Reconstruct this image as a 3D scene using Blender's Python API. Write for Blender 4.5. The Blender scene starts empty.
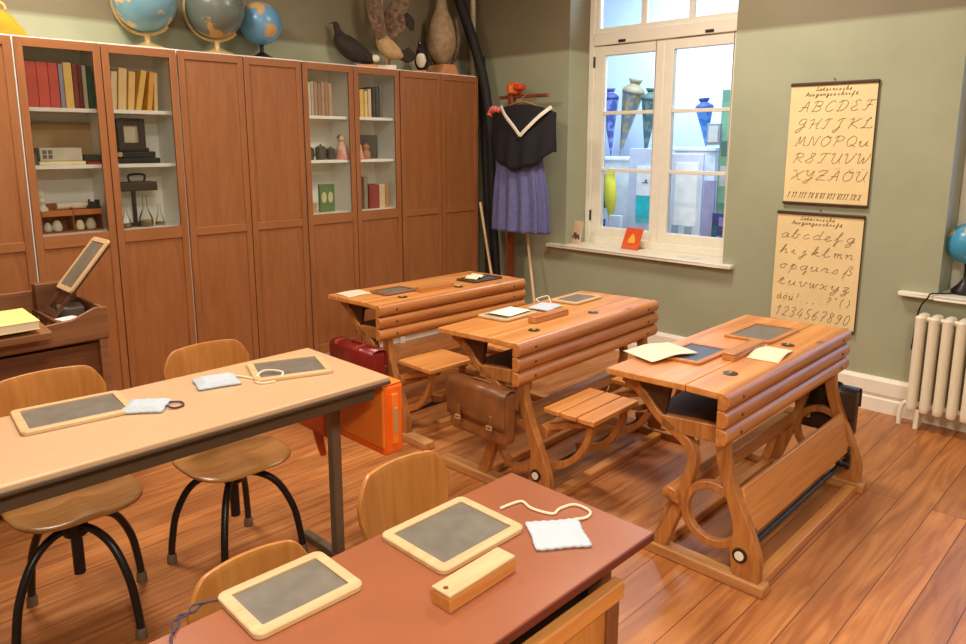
import bpy, bmesh, math, random
from mathutils import Vector, Matrix, noise as mnoise
random.seed(7)
S = bpy.context.scene
COL = S.collection
R = math.radians
PI = math.pi

# ------------------------------------------------------------------ materials
def lin(c):
    return tuple(((v/255)/12.92 if v/255 <= .04045 else (((v/255)+.055)/1.055)**2.4) for v in c) + (1,)
def newmat(name):
    m = bpy.data.materials.new(name); m.use_nodes = True
    nt = m.node_tree; b = nt.nodes['Principled BSDF']
    return m, nt, b
def plain(name, c, rough=.55, metal=0, var=.10, scale=14, bump=0, spec=.5, coat=0):
    m, nt, b = newmat(name)
    tc = nt.nodes.new('ShaderNodeTexCoord'); n = nt.nodes.new('ShaderNodeTexNoise')
    n.inputs['Scale'].default_value = scale; n.inputs['Detail'].default_value = 5
    nt.links.new(tc.outputs['Object'], n.inputs['Vector'])
    r = nt.nodes.new('ShaderNodeValToRGB')
    L = lin(c)
    r.color_ramp.elements[0].position = .3; r.color_ramp.elements[1].position = .7
    r.color_ramp.elements[0].color = tuple(v*(1-var) for v in L[:3])+(1,)
    r.color_ramp.elements[1].color = tuple(min(1, v*(1+var)) for v in L[:3])+(1,)
    nt.links.new(n.outputs['Fac'], r.inputs['Fac']); nt.links.new(r.outputs['Color'], b.inputs['Base Color'])
    b.inputs['Roughness'].default_value = rough; b.inputs['Metallic'].default_value = metal
    b.inputs['Specular IOR Level'].default_value = spec; b.inputs['Coat Weight'].default_value = coat
    if bump:
        bp = nt.nodes.new('ShaderNodeBump'); bp.inputs['Strength'].default_value = bump; bp.inputs['Distance'].default_value = .004
        nt.links.new(n.outputs['Fac'], bp.inputs['Height']); nt.links.new(bp.outputs['Normal'], b.inputs['Normal'])
    return m
def wood(name, c1, c2, axis='X', rough=.42, grain=26, stretch=.06, knots=0, coat=0, bump=.15):
    m, nt, b = newmat(name)
    N = nt.nodes.new; K = nt.links.new
    tc = N('ShaderNodeTexCoord'); mp = N('ShaderNodeMapping')
    sc = {'X': (stretch, 1, 1), 'Y': (1, stretch, 1), 'Z': (1, 1, stretch)}[axis]
    mp.inputs['Scale'].default_value = sc
    K(tc.outputs['Object'], mp.inputs['Vector'])
    n1 = N('ShaderNodeTexNoise'); n1.inputs['Scale'].default_value = grain; n1.inputs['Detail'].default_value = 6; n1.inputs['Distortion'].default_value = 1.2
    K(mp.outputs['Vector'], n1.inputs['Vector'])
    n2 = N('ShaderNodeTexNoise'); n2.inputs['Scale'].default_value = grain*5; n2.inputs['Detail'].default_value = 3
    K(mp.outputs['Vector'], n2.inputs['Vector'])
    mx = N('ShaderNodeMix'); mx.inputs[0].default_value = .3
    K(n1.outputs['Fac'], mx.inputs[2]); K(n2.outputs['Fac'], mx.inputs[3])
    r = N('ShaderNodeValToRGB'); r.color_ramp.elements[0].position = .33; r.color_ramp.elements[1].position = .68
    r.color_ramp.elements[0].color = lin(c2); r.color_ramp.elements[1].color = lin(c1)
    K(mx.outputs[0], r.inputs['Fac'])
    out = r.outputs['Color']
    if knots:
        v = N('ShaderNodeTexVoronoi'); v.inputs['Scale'].default_value = knots
        mp2 = N('ShaderNodeMapping'); mp2.inputs['Scale'].default_value = {'X': (.45, 1, 1), 'Y': (1, .45, 1), 'Z': (1, 1, .45)}[axis]
        K(tc.outputs['Object'], mp2.inputs['Vector']); K(mp2.outputs['Vector'], v.inputs['Vector'])
        kr = N('ShaderNodeValToRGB'); kr.color_ramp.elements[0].position = .06; kr.color_ramp.elements[1].position = .14
        kr.color_ramp.elements[0].color = (1, 1, 1, 1); kr.color_ramp.elements[1].color = (0, 0, 0, 1)
        K(v.outputs['Distance'], kr.inputs['Fac'])
        m2 = N('ShaderNodeMix'); m2.data_type = 'RGBA'
        K(kr.outputs['Color'], m2.inputs[0]); K(out, m2.inputs[6]); m2.inputs[7].default_value = tuple(v*.35 for v in lin(c2)[:3])+(1,)
        out = m2.outputs[2]
    K(out, b.inputs['Base Color']); b.inputs['Roughness'].default_value = rough
    b.inputs['Coat Weight'].default_value = coat; b.inputs['Coat Roughness'].default_value = .25
    if bump:
        bp = N('ShaderNodeBump'); bp.inputs['Strength'].default_value = bump; bp.inputs['Distance'].default_value = .002
        K(mx.outputs[0], bp.inputs['Height']); K(bp.outputs['Normal'], b.inputs['Normal'])
    return m
def floor_mat():
    m, nt, b = newmat('floor_planks'); N = nt.nodes.new; K = nt.links.new
    tc = N('ShaderNodeTexCoord')
    br = N('ShaderNodeTexBrick'); br.offset = .37; br.inputs['Scale'].default_value = 1
    br.inputs['Brick Width'].default_value = 5.3; br.inputs['Row Height'].default_value = .128
    br.inputs['Mortar Size'].default_value = .0016; br.inputs['Mortar Smooth'].default_value = .3
    br.inputs['Color1'].default_value = (.30, .30, .30, 1); br.inputs['Color2'].default_value = (.75, .75, .75, 1); br.inputs['Mortar'].default_value = (.5, .5, .5, 1)
    K(tc.outputs['Object'], br.inputs['Vector'])
    mp = N('ShaderNodeMapping'); mp.inputs['Scale'].default_value = (.09, 1, 1); K(tc.outputs['Object'], mp.inputs['Vector'])
    ad = N('ShaderNodeVectorMath'); ad.operation = 'MULTIPLY_ADD'
    ad.inputs[1].default_value = (7, 7, 7); K(br.outputs['Color'], ad.inputs[0]); K(mp.outputs['Vector'], ad.inputs[2])
    n1 = N('ShaderNodeTexNoise'); n1.inputs['Scale'].default_value = 20; n1.inputs['Detail'].default_value = 6; n1.inputs['Distortion'].default_value = 1.6
    K(ad.outputs[0], n1.inputs['Vector'])
    n3 = N('ShaderNodeTexNoise'); n3.inputs['Scale'].default_value = 1.6; n3.inputs['Detail'].default_value = 3; K(tc.outputs['Object'], n3.inputs['Vector'])
    r = N('ShaderNodeValToRGB'); e = r.color_ramp.elements
    e[0].position = .30; e[0].color = lin((156, 90, 45)); e[1].position = .72; e[1].color = lin((204, 134, 74))
    K(n1.outputs['Fac'], r.inputs['Fac'])
    hs = N('ShaderNodeHueSaturation'); K(r.outputs['Color'], hs.inputs['Color'])
    mr = N('ShaderNodeMapRange'); mr.inputs[1].default_value = .3; mr.inputs[2].default_value = .75; mr.inputs[3].default_value = .86; mr.inputs[4].default_value = 1.1
    K(br.outputs['Color'], mr.inputs[0])
    mr2 = N('ShaderNodeMapRange'); mr2.inputs[1].default_value = .3; mr2.inputs[2].default_value = .7; mr2.inputs[3].default_value = .85; mr2.inputs[4].default_value = 1.1
    K(n3.outputs['Fac'], mr2.inputs[0])
    mm = N('ShaderNodeMath'); mm.operation = 'MULTIPLY'; K(mr.outputs[0], mm.inputs[0]); K(mr2.outputs[0], mm.inputs[1])
    K(mm.outputs[0], hs.inputs['Value'])
    mx = N('ShaderNodeMix'); mx.data_type = 'RGBA'; K(br.outputs['Fac'], mx.inputs[0]); K(hs.outputs['Color'], mx.inputs[6]); mx.inputs[7].default_value = lin((84, 42, 20))
    K(mx.outputs[2], b.inputs['Base Color'])
    rr = N('ShaderNodeMapRange'); rr.inputs[3].default_value = .30; rr.inputs[4].default_value = .48; K(n1.outputs['Fac'], rr.inputs[0]); K(rr.outputs[0], b.inputs['Roughness'])
    bp = N('ShaderNodeBump'); bp.inputs['Strength'].default_value = .25; bp.inputs['Distance'].default_value = .002; bp.invert = True
    K(br.outputs['Fac'], bp.inputs['Height']); K(bp.outputs['Normal'], b.inputs['Normal'])
    return m
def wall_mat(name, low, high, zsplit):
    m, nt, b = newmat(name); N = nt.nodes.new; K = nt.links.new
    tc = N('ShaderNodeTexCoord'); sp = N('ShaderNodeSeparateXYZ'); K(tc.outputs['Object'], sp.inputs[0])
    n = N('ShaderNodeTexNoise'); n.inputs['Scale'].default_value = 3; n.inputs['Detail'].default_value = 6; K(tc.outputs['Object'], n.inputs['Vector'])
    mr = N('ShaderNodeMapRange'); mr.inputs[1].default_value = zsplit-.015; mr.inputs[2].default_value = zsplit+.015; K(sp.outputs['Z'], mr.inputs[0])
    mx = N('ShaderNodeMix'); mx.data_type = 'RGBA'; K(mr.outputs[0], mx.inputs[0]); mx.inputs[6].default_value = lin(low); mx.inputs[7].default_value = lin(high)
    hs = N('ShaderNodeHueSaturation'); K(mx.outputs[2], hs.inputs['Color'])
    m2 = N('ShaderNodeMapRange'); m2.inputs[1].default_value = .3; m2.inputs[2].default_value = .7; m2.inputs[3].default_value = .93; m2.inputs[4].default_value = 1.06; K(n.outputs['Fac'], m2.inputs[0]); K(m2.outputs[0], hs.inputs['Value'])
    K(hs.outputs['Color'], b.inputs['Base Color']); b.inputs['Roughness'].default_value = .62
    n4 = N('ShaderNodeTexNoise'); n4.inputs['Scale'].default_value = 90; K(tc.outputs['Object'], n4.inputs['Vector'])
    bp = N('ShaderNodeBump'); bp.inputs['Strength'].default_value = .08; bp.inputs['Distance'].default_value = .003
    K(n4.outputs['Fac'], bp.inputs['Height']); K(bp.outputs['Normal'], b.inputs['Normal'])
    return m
def globe_mat(name, sea, land, seed):
    m, nt, b = newmat(name); N = nt.nodes.new; K = nt.links.new
    tc = N('ShaderNodeTexCoord'); mp = N('ShaderNodeMapping'); mp.inputs['Location'].default_value = (seed*3.1, seed*1.7, seed); K(tc.outputs['Object'], mp.inputs['Vector'])
    n = N('ShaderNodeTexNoise'); n.inputs['Scale'].default_value = 7.5; n.inputs['Detail'].default_value = 4; K(mp.outputs['Vector'], n.inputs['Vector'])
    r = N('ShaderNodeValToRGB'); r.color_ramp.elements[0].position = .55; r.color_ramp.elements[1].position = .59
    r.color_ramp.elements[0].color = lin(sea); r.color_ramp.elements[1].color = lin(land)
    K(n.outputs['Fac'], r.inputs['Fac']); K(r.outputs['Color'], b.inputs['Base Color']); b.inputs['Roughness'].default_value = .3
    return m
def glass_mat():
    m = bpy.data.materials.new('window_glass'); m.use_nodes = True; nt = m.node_tree; nt.nodes.clear(); N = nt.nodes.new; K = nt.links.new
    o = N('ShaderNodeOutputMaterial'); mx = N('ShaderNodeMixShader'); t = N('ShaderNodeBsdfTransparent'); g = N('ShaderNodeBsdfGlossy'); f = N('ShaderNodeFresnel')
    f.inputs['IOR'].default_value = 1.28; g.inputs['Roughness'].default_value = .02; t.inputs['Color'].default_value = (.995, 1, .995, 1)
    K(f.outputs[0], mx.inputs[0]); K(t.outputs[0], mx.inputs[1]); K(g.outputs[0], mx.inputs[2]); K(mx.outputs[0], o.inputs[0])
    return m

M = dict(
    floor=floor_mat(),
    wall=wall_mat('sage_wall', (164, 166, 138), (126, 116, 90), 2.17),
    ceil=plain('ceiling_paint', (232, 226, 210), .8, var=.02),
    white=plain('white_paint', (240, 232, 214), .4, var=.03),
    sillw=plain('sill_paint', (238, 230, 212), .35, var=.03),
    carcass=plain('white_melamine', (250, 247, 236), .4, var=.02),
    ward=wood('wardrobe_veneer', (160, 102, 58), (142, 86, 45), 'Z', .42, 24, .10, bump=.05),
    wardx=wood('wardrobe_veneer_rail', (164, 105, 60), (146, 90, 48), 'X', .42, 24, .10, bump=.05),
    desk=wood('honey_pine', (222, 154, 84), (186, 112, 50), 'X', .38, 16, .06, knots=0, coat=.15),
    slat=wood('honey_pine_slat', (212, 142, 76), (166, 96, 44), 'X', .36, 16, .06, knots=5.5, coat=.2),
    deskz=wood('honey_pine_frame', (198, 130, 66), (150, 90, 42), 'Z', .42, 18, .15, coat=.1),
    desky=wood('pine_runner', (204, 146, 86), (162, 104, 54), 'Y', .5, 18, .08),
    dark=wood('dark_stained', (96, 56, 30), (62, 34, 18), 'X', .5, 20, .08),
    ply=wood('plywood', (200, 136, 68), (172, 106, 46), 'Z', .34, 16, .07, coat=.3),
    plyx=wood('plywood_seat', (206, 148, 80), (168, 108, 54), 'X', .34, 14, .1, coat=.3),
    plyedge=plain('plywood_edge', (232, 186, 124), .5),
    frame=wood('pale_slate_frame', (218, 186, 142), (196, 158, 110), 'X', .45, 20, .1),
    oframe=wood('orange_slate_frame', (206, 136, 70), (172, 100, 44), 'X', .45, 20, .1),
    slate=plain('slate', (112, 104, 92), .42, var=.16, scale=22),
    slateb=plain('blue_slate', (74, 78, 92), .45, var=.12, scale=18),
    lam=plain('beige_laminate', (202, 164, 124), .38, var=.03, scale=40),
    lamedge=plain('dark_edge', (86, 66, 46), .5),
    red=plain('red_linoleum', (152, 90, 60), .26, var=.05, scale=7),
    redn=plain('red_edge', (96, 36, 24), .4),
    black=plain('black_metal', (34, 28, 25), .38, var=.1, metal=.2),
    iron=plain('iron', (70, 62, 54), .4, var=.15, metal=.7),
    steel=plain('grey_steel', (118, 104, 86), .4, metal=.3, var=.08),
    brass=plain('brass', (206, 176, 120), .35, metal=.4, var=.08),
    tip=plain('rubber_tip', (104, 84, 62), .6),
    cloth=plain('white_cloth', (186, 194, 202), .9, var=.05, scale=220, bump=.6),
    cord=plain('cord', (226, 206, 178), .9),
    cordd=plain('dark_cord', (74, 58, 74), .9),
    paper=plain('paper', (230, 212, 178), .8, var=.03),
    ppink=plain('pink_paper', (240, 198, 170), .8, var=.03),
    chart=plain('chart_paper', (240, 214, 160), .55, var=.05, scale=5),
    chartbar=plain('chart_bar', (74, 48, 32), .5),
    ink=plain('chart_ink', (112, 78, 44), .7),
    leather=plain('brown_leather', (134, 82, 44), .38, var=.25, scale=12, bump=.2),
    redl=plain('red_leather', (132, 34, 28), .32, var=.15, scale=10, bump=.1),
    darkl=plain('black_leather', (52, 34, 26), .35, var=.3, scale=9, bump=.2),
    orange=plain('orange_leather', (248, 106, 24), .38, var=.06, scale=9),
    orangel=plain('light_orange', (250, 130, 40), .4, var=.05),
    orstrap=plain('orange_strap', (206, 84, 34), .5, var=.1),
    yellow=plain('yellow_cover', (238, 210, 130), .6, var=.12, scale=4),
    rad=plain('radiator_enamel', (238, 226, 200), .35, var=.03),
    blue=plain('blue_cotton', (104, 104, 152), .85, var=.12, scale=30),
    navy=plain('navy_cotton', (26, 24, 30), .85, var=.1, scale=30),
    glass=glass_mat(),
    brownbox=wood('old_brown_wood', (128, 78, 44), (92, 52, 28), 'X', .45, 18, .08),
    brownlite=wood('worn_brown_wood', (150, 100, 62), (120, 74, 42), 'X', .45, 18, .08),
)
_pc = {}
def pc(c, rough=.6, metal=0):
    k = (c, rough, metal)
    if k not in _pc: _pc[k] = plain('paint_%02x%02x%02x' % c, c, rough, metal, var=.08)
    return _pc[k]

# ------------------------------------------------------------------ mesh helpers
def cat(P, n=8, closed=False):
    P = [Vector(p) for p in P]; out = []
    L = len(P)
    rng = range(L if closed else L-1)
    for i in rng:
        if closed: a, b, c, d = P[(i-1) % L], P[i], P[(i+1) % L], P[(i+2) % L]
        else:
            b, c = P[i], P[i+1]; a = P[i-1] if i else b*2-c; d = P[i+2] if i+2 < L else c*2-b
        for k in range(n):
            t = k/n
            out.append(.5*((2*b)+(c-a)*t+(2*a-5*b+4*c-d)*t*t+(3*b-a-3*c+d)*t**3))
    if not closed: out.append(P[-1])
    return out
class MB:
    def __init__(s): s.bm = bmesh.new()
    def hexa(s, v):
        vs = [s.bm.verts.new(p) for p in v]
        for f in ((0, 3, 2, 1), (4, 5, 6, 7), (0, 1, 5, 4), (1, 2, 6, 5), (2, 3, 7, 6), (3, 0, 4, 7)): s.bm.faces.new([vs[i] for i in f])
        return s
    def box(s, x0, x1, y0, y1, z0, z1, T=None):
        v = [(x0, y0, z0), (x1, y0, z0), (x1, y1, z0), (x0, y1, z0), (x0, y0, z1), (x1, y0, z1), (x1, y1, z1), (x0, y1, z1)]
        if T is not None: v = [T @ Vector(p) for p in v]
        return s.hexa(v)
    def rings(s, rs, closed=True, caps=True, loop=False):
        V = [[s.bm.verts.new(p) for p in r] for r in rs]
        n = len(V[0]); m = len(V)
        for i in range(m if loop else m-1):
            a, b = V[i], V[(i+1) % m]
            for j in range(n if closed else n-1):
                k = (j+1) % n
                try: s.bm.faces.new((a[j], a[k], b[k], b[j]))
                except ValueError: pass
        if caps and not loop and closed:
            for r in (V[0][::-1], V[-1]):
                try: s.bm.faces.new(r)
                except ValueError: pass
        return s
    def loft(s, P, ra, rb=None, n=14, up=(0, 0, 1), caps=True, loop=False, p=1):
        P = [Vector(q) for q in P]; m = len(P); rs = []
        if not isinstance(ra, (list, tuple)): ra = [ra]*m
        rb = ra if rb is None else (rb if isinstance(rb, (list, tuple)) else [rb]*m)
        up = Vector(up)
        side = None
        for i in range(m):
            if loop: t = P[(i+1) % m]-P[i-1]
            else: t = P[min(i+1, m-1)]-P[max(i-1, 0)]
            if t.length < 1e-9: t = Vector((0, 0, 1))
            t.normalize()
            if side is None:
                side = t.cross(up)
                if side.length < 1e-3: side = t.cross(Vector((1, 0, 0)))
            else: side = side-t*side.dot(t)
            side.normalize(); u = side.cross(t)
            rs.append([P[i]+side*(ra[i]*math.copysign(abs(math.cos(2*PI*k/n))**p, math.cos(2*PI*k/n)))+u*(rb[i]*math.copysign(abs(math.sin(2*PI*k/n))**p, math.sin(2*PI*k/n))) for k in range(n)])
        return s.rings(rs, caps=caps, loop=loop)
    def tube(s, P, r, n=10, smooth=8, loop=False):
        return s.loft(cat(P, smooth, loop) if smooth else P, r, n=n, loop=loop)
    def cyl(s, a, b, r, r2=None, n=20):
        return s.loft([a, b], [r, r if r2 is None else r2], n=n)
    def lathe(s, prof, c=(0, 0, 0), n=28, axis='Z'):
        rs = []
        for (r, z) in prof:
            ring = []
            for k in range(n):
                a = 2*PI*k/n; x, y = r*math.cos(a), r*math.sin(a)
                q = (x, y, z) if axis == 'Z' else ((z, x, y) if axis == 'X' else (x, z, y))
                ring.append(Vector(q)+Vector(c))
            rs.append(ring)
        return s.rings(rs)
    def ball(s, c, r, n=20, sc=(1, 1, 1)):
        k = n//2; prof = [(max(1e-4, r*math.sin(PI*i/k)), -r*math.cos(PI*i/k)) for i in range(k+1)]
        rs = [[Vector((c[0]+a*sc[0]*math.cos(2*PI*j/n), c[1]+a*sc[1]*math.sin(2*PI*j/n), c[2]+z*sc[2])) for j in range(n)] for a, z in prof]
        return s.rings(rs)
    def ribbon(s, P, w, x0, x1, n=8, loop=False):
        # P in (y,z); a bar following the path, extruded from x0 to x1
        Q = cat([(0, a, b) for a, b in P], n, loop)
        m = len(Q)
        if isinstance(w, (int, float)): W = [w]*m
        else:
            W = [q.x for q in cat([(a, 0, 0) for a in w], n, loop)]
        rs = []
        for i in range(m):
            t = (Q[(i+1) % m]-Q[i-1]) if loop else Q[min(i+1, m-1)]-Q[max(i-1, 0)]
            t.normalize(); nn = Vector((0, -t.z, t.y))*(W[i]/2)
            a, b = Q[i]+nn, Q[i]-nn
            rs.append([(x0, a.y, a.z), (x1, a.y, a.z), (x1, b.y, b.z), (x0, b.y, b.z)])
        return s.rings(rs, loop=loop)
    def prism(s, poly, x0, x1):
        # poly in (y,z) extruded along x
        a = [s.bm.verts.new((x0, y, z)) for y, z in poly]; b = [s.bm.verts.new((x1, y, z)) for y, z in poly]
        n = len(poly)
        for i in range(n): s.bm.faces.new((a[i], a[(i+1) % n], b[(i+1) % n], b[i]))
        s.bm.faces.new(a[::-1]); s.bm.faces.new(b); return s
    def grid(s, f, nu, nv, th=0):
        def sheet(off):
            return [[s.bm.verts.new(Vector(f(i/nu, j/nv))+Vector((0, 0, off))) for j in range(nv+1)] for i in range(nu+1)]
        A = sheet(0)
        for i in range(nu):
            for j in range(nv): s.bm.faces.new((A[i][j], A[i+1][j], A[i+1][j+1], A[i][j+1]))
        return s
    def xf(s, T): bmesh.ops.transform(s.bm, matrix=T, verts=s.bm.verts); return s
    def build(s, name, mat, parent=None, bevel=0, seg=2, smooth=True, solid=0, sub=0, ang=38):
        bmesh.ops.remove_doubles(s.bm, verts=s.bm.verts, dist=1e-6)
        bmesh.ops.recalc_face_normals(s.bm, faces=s.bm.faces)
        me = bpy.data.meshes.new(name); s.bm.to_mesh(me); s.bm.free()
        me.materials.append(mat)
        if smooth:
            for p in me.polygons: p.use_smooth = True
            me.set_sharp_from_angle(angle=R(ang))
        o = bpy.data.objects.new(name, me); COL.objects.link(o)
        if solid: mo = o.modifiers.new('solid', 'SOLIDIFY'); mo.thickness = solid; mo.offset = -1
        if bevel: mo = o.modifiers.new('bevel', 'BEVEL'); mo.width = bevel; mo.segments = seg; mo.limit_method = 'ANGLE'; mo.angle_limit = R(40)
        if sub: mo = o.modifiers.new('sub', 'SUBSURF'); mo.levels = sub; mo.render_levels = sub
        if parent: o.parent = parent
        return o
def tag(o, label=None, catg=None, group=None, kind=None):
    if label: o['label'] = label
    if catg: o['category'] = catg
    if group: o['group'] = group
    if kind: o['kind'] = kind
    return o
def thing(name, label, catg, loc=(0, 0, 0), rz=0, group=None):
    o = bpy.data.objects.new(name, None); COL.objects.link(o); o.empty_display_size = .05
    o.location = loc; o.rotation_euler = (0, 0, rz)
    return tag(o, label, catg, group)
def place(o, loc, rz=0, rot=None):
    o.location = loc; o.rotation_euler = rot if rot else (0, 0, rz); return o
def dup(o, parent=None):
    c = o.copy(); COL.objects.link(c)
    if parent is not None: c.parent = parent
    for ch in list(o.children): dup(ch, c)
    return c
def struct(o): o['kind'] = 'structure'; return o
def rect_frame(b, y0, y1, z0, z1, w, x0, x1):
    b.box(x0, x1, y0, y0+w, z0, z1); b.box(x0, x1, y1-w, y1, z0, z1)
    b.box(x0, x1, y0+w, y1-w, z0, z0+w); b.box(x0, x1, y0+w, y1-w, z1-w, z1); return b

# ------------------------------------------------------------------ room shell
WX = 4.426; BY = 4.52; CZ = 3.25
X0, Y0 = -2.2, -2.2
struct(MB().box(X0-.1, WX, Y0-.1, BY+.1, -.1, 0).build('floor', M['floor'], smooth=False))
struct(MB().box(X0-.1, WX+.33, Y0-.1, BY+.1, CZ, CZ+.1).build('ceiling', M['ceil'], smooth=False))
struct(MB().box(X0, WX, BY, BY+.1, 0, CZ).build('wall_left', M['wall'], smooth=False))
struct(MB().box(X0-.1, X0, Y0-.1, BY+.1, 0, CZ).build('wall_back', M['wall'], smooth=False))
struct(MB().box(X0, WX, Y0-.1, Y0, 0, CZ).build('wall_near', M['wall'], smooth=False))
WA, WB, WZ0, WZ1 = 2.165, 3.45, .715, 2.86      # window 1 opening
VA, VB = -.35, .941                              # window 2 opening
WT = .32
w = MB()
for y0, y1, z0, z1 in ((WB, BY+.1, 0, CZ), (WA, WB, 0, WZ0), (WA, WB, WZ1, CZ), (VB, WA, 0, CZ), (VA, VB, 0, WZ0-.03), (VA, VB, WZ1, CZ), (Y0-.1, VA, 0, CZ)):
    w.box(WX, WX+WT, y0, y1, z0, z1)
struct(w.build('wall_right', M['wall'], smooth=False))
# skirting board with its groove
def skirting(name, y0, y1):
    b = MB().prism([(0, 0), (.022, 0), (.022, .075), (.016, .085), (.016, .10), (.024, .105), (.024, .18), (.012, .2), (0, .2)], 0, y1-y0)
    b.xf(Matrix(((0, -1, 0, WX), (1, 0, 0, y0), (0, 0, 1, 0), (0, 0, 0, 1))))
    return struct(b.build(name, M['white'], smooth=False))
skirting('baseboard_right', -2.2, BY)
struct(MB().prism([(0, 0), (-.022, 0), (-.022, .18), (-.012, .2), (0, .2)], X0, WX-.03).xf(Matrix.Translation((0, BY, 0))).build('baseboard_left', M['white'], smooth=False))
# window sills
struct(MB().box(4.37, WX+WT-.02, WA, WB, .712, .738).box(4.37, WX, 2.085, WA, .712, .738).box(4.37, WX, WB, 3.60, .712, .738).build('trim_1', M['sillw'], bevel=.005))
struct(MB().box(4.37, WX+WT-.02, VA, VB, .69, .714).box(4.37, WX, VB, 1.12, .69, .714).box(4.37, WX, -.5, VA, .69, .714).build('trim_2', M['sillw'], bevel=.005))

def window(name, ya, yb, zs, z1):
    """casement window in plane X~4.70: two lower casements of three panes, an upper light of three"""
    g = bpy.data.objects.new(name, None); COL.objects.link(g); g['kind'] = 'structure'; g.location = (4.70, (ya+yb)/2, zs)
    T = Matrix.Translation((-4.70, -(ya+yb)/2, -zs))
    fx0, fx1 = 4.665, 4.745
    ztr0, ztr1 = 2.215, 2.30                     # transom
    f = MB()
    f.box(fx0, fx1, ya, ya+.05, zs, z1).box(fx0, fx1, yb-.05, yb, zs, z1)
    f.box(fx0, fx1, ya+.05, yb-.05, zs, zs+.055).box(fx0, fx1, ya+.05, yb-.05, z1-.06, z1).box(fx0-.008, fx1, ya+.05, yb-.05, ztr0, ztr1)
    f.xf(T).build('window_frame', M['white'], g, bevel=.005)
    ym = (ya+yb)/2; a0, a1 = ya+.05, yb-.05
    pw = .43 if True else 0
    def sash(y0, y1, z0, z1, s0, s1, b0, t0, bars_z=(), bars_y=()):
        b = MB(); x0, x1 = 4.675, 4.725
        b.box(x0, x1, y0, y0+s0, z0, z1).box(x0, x1, y1-s1, y1, z0, z1).box(x0, x1, y0+s0, y1-s1, z0, z0+b0).box(x0, x1, y0+s0, y1-s1, z1-t0, z1)
        o = b.xf(T).build('casement', M['white'], g, bevel=.005)
        ob = MB()
        for z in bars_z: ob.box(x0+.008, x1-.008, y0+s0, y1-s1, z-.013, z+.013)
        for y in bars_y: ob.box(x0+.008, x1-.008, y-.02, y+.02, z0+b0, z1-t0)
        ob.xf(T).build('glazing_bar', M['white'], o, bevel=.003)
        zz = [z0+b0]+sorted(bars_z)+[z1-t0]; yy = [y0+s0]+sorted(bars_y)+[y1-s1]
        for i in range(len(zz)-1):
            for j in range(len(yy)-1):
                MB().box(4.699, 4.702, yy[j], yy[j+1], zz[i], zz[i+1]).xf(T).build('pane', M['glass'], o, smooth=False)
        return o
    sash(ym, a1, zs+.055, ztr0, .07, .085, .07, .075, (1.30, 1.725))
    c = sash(a0, ym, zs+.055, ztr0, .085, .07, .07, .075, (1.30, 1.725))
    MB().box(4.655, 4.676, a0+.02, a0+.045, 1.36, 1.40).tube([(4.66, a0+.032, 1.385), (4.645, a0+.032, 1.385), (4.64, a0+.032, 1.36), (4.642, a0+.036, 1.27)], .007).xf(T).build('window_handle', M['iron'], c)
    t = (a1-a0-.06)/3
    sash(a0, a1, ztr1, z1-.06, .03, .03, .04, .04, (), (a0+.03+t, a0+.03+2*t))
    for y in (a0+.25, a1-.25): MB().box(4.648, 4.667, y-.03, y+.03, 2.225, 2.243).xf(T).build('latch', M['iron'], g, bevel=.003)
    for z in (.95, 2.1):
        for y in (a0, a1): MB().cyl((4.668, y, z-.04), (4.668, y, z+.04), .008).xf(T).build('hinge', M['iron'], g)
    return g
window('window_1', WA, WB, .738, WZ1)
window('window_2', VA, VB, .714, WZ1)

# ---- the exhibition room behind window 1
farw = plain('far_room_white', (214, 224, 240), .8, var=.02)
FX = 6.0
struct(MB().box(WX+WT, FX+.1, 1.0, 5.0, -.1, 0).build('floor_far', M['floor'], smooth=False))
struct(MB().box(FX, FX+.1, 1.0, 5.0, 0, CZ).build('wall_far', farw, smooth=False))
struct(MB().box(WX+WT, FX+.1, .9, 1.0, 0, CZ).build('wall_far_right', farw, smooth=False))
struct(MB().box(WX+WT, FX+.1, 5.0, 5.1, 0, CZ).build('wall_far_left', farw, smooth=False))
struct(MB().box(WX+WT, FX+.1, .9, 5.1, CZ, CZ+.1).build('ceiling_far', farw, smooth=False))
# continuation of the outer skin behind the window wall
struct(MB().box(WX+WT, WX+WT+.02, 3.5, 5.0, 0, CZ).box(WX+WT, WX+WT+.02, 1.0, 2.1, 0, CZ).build('wall_far_front', farw, smooth=False))

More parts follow.
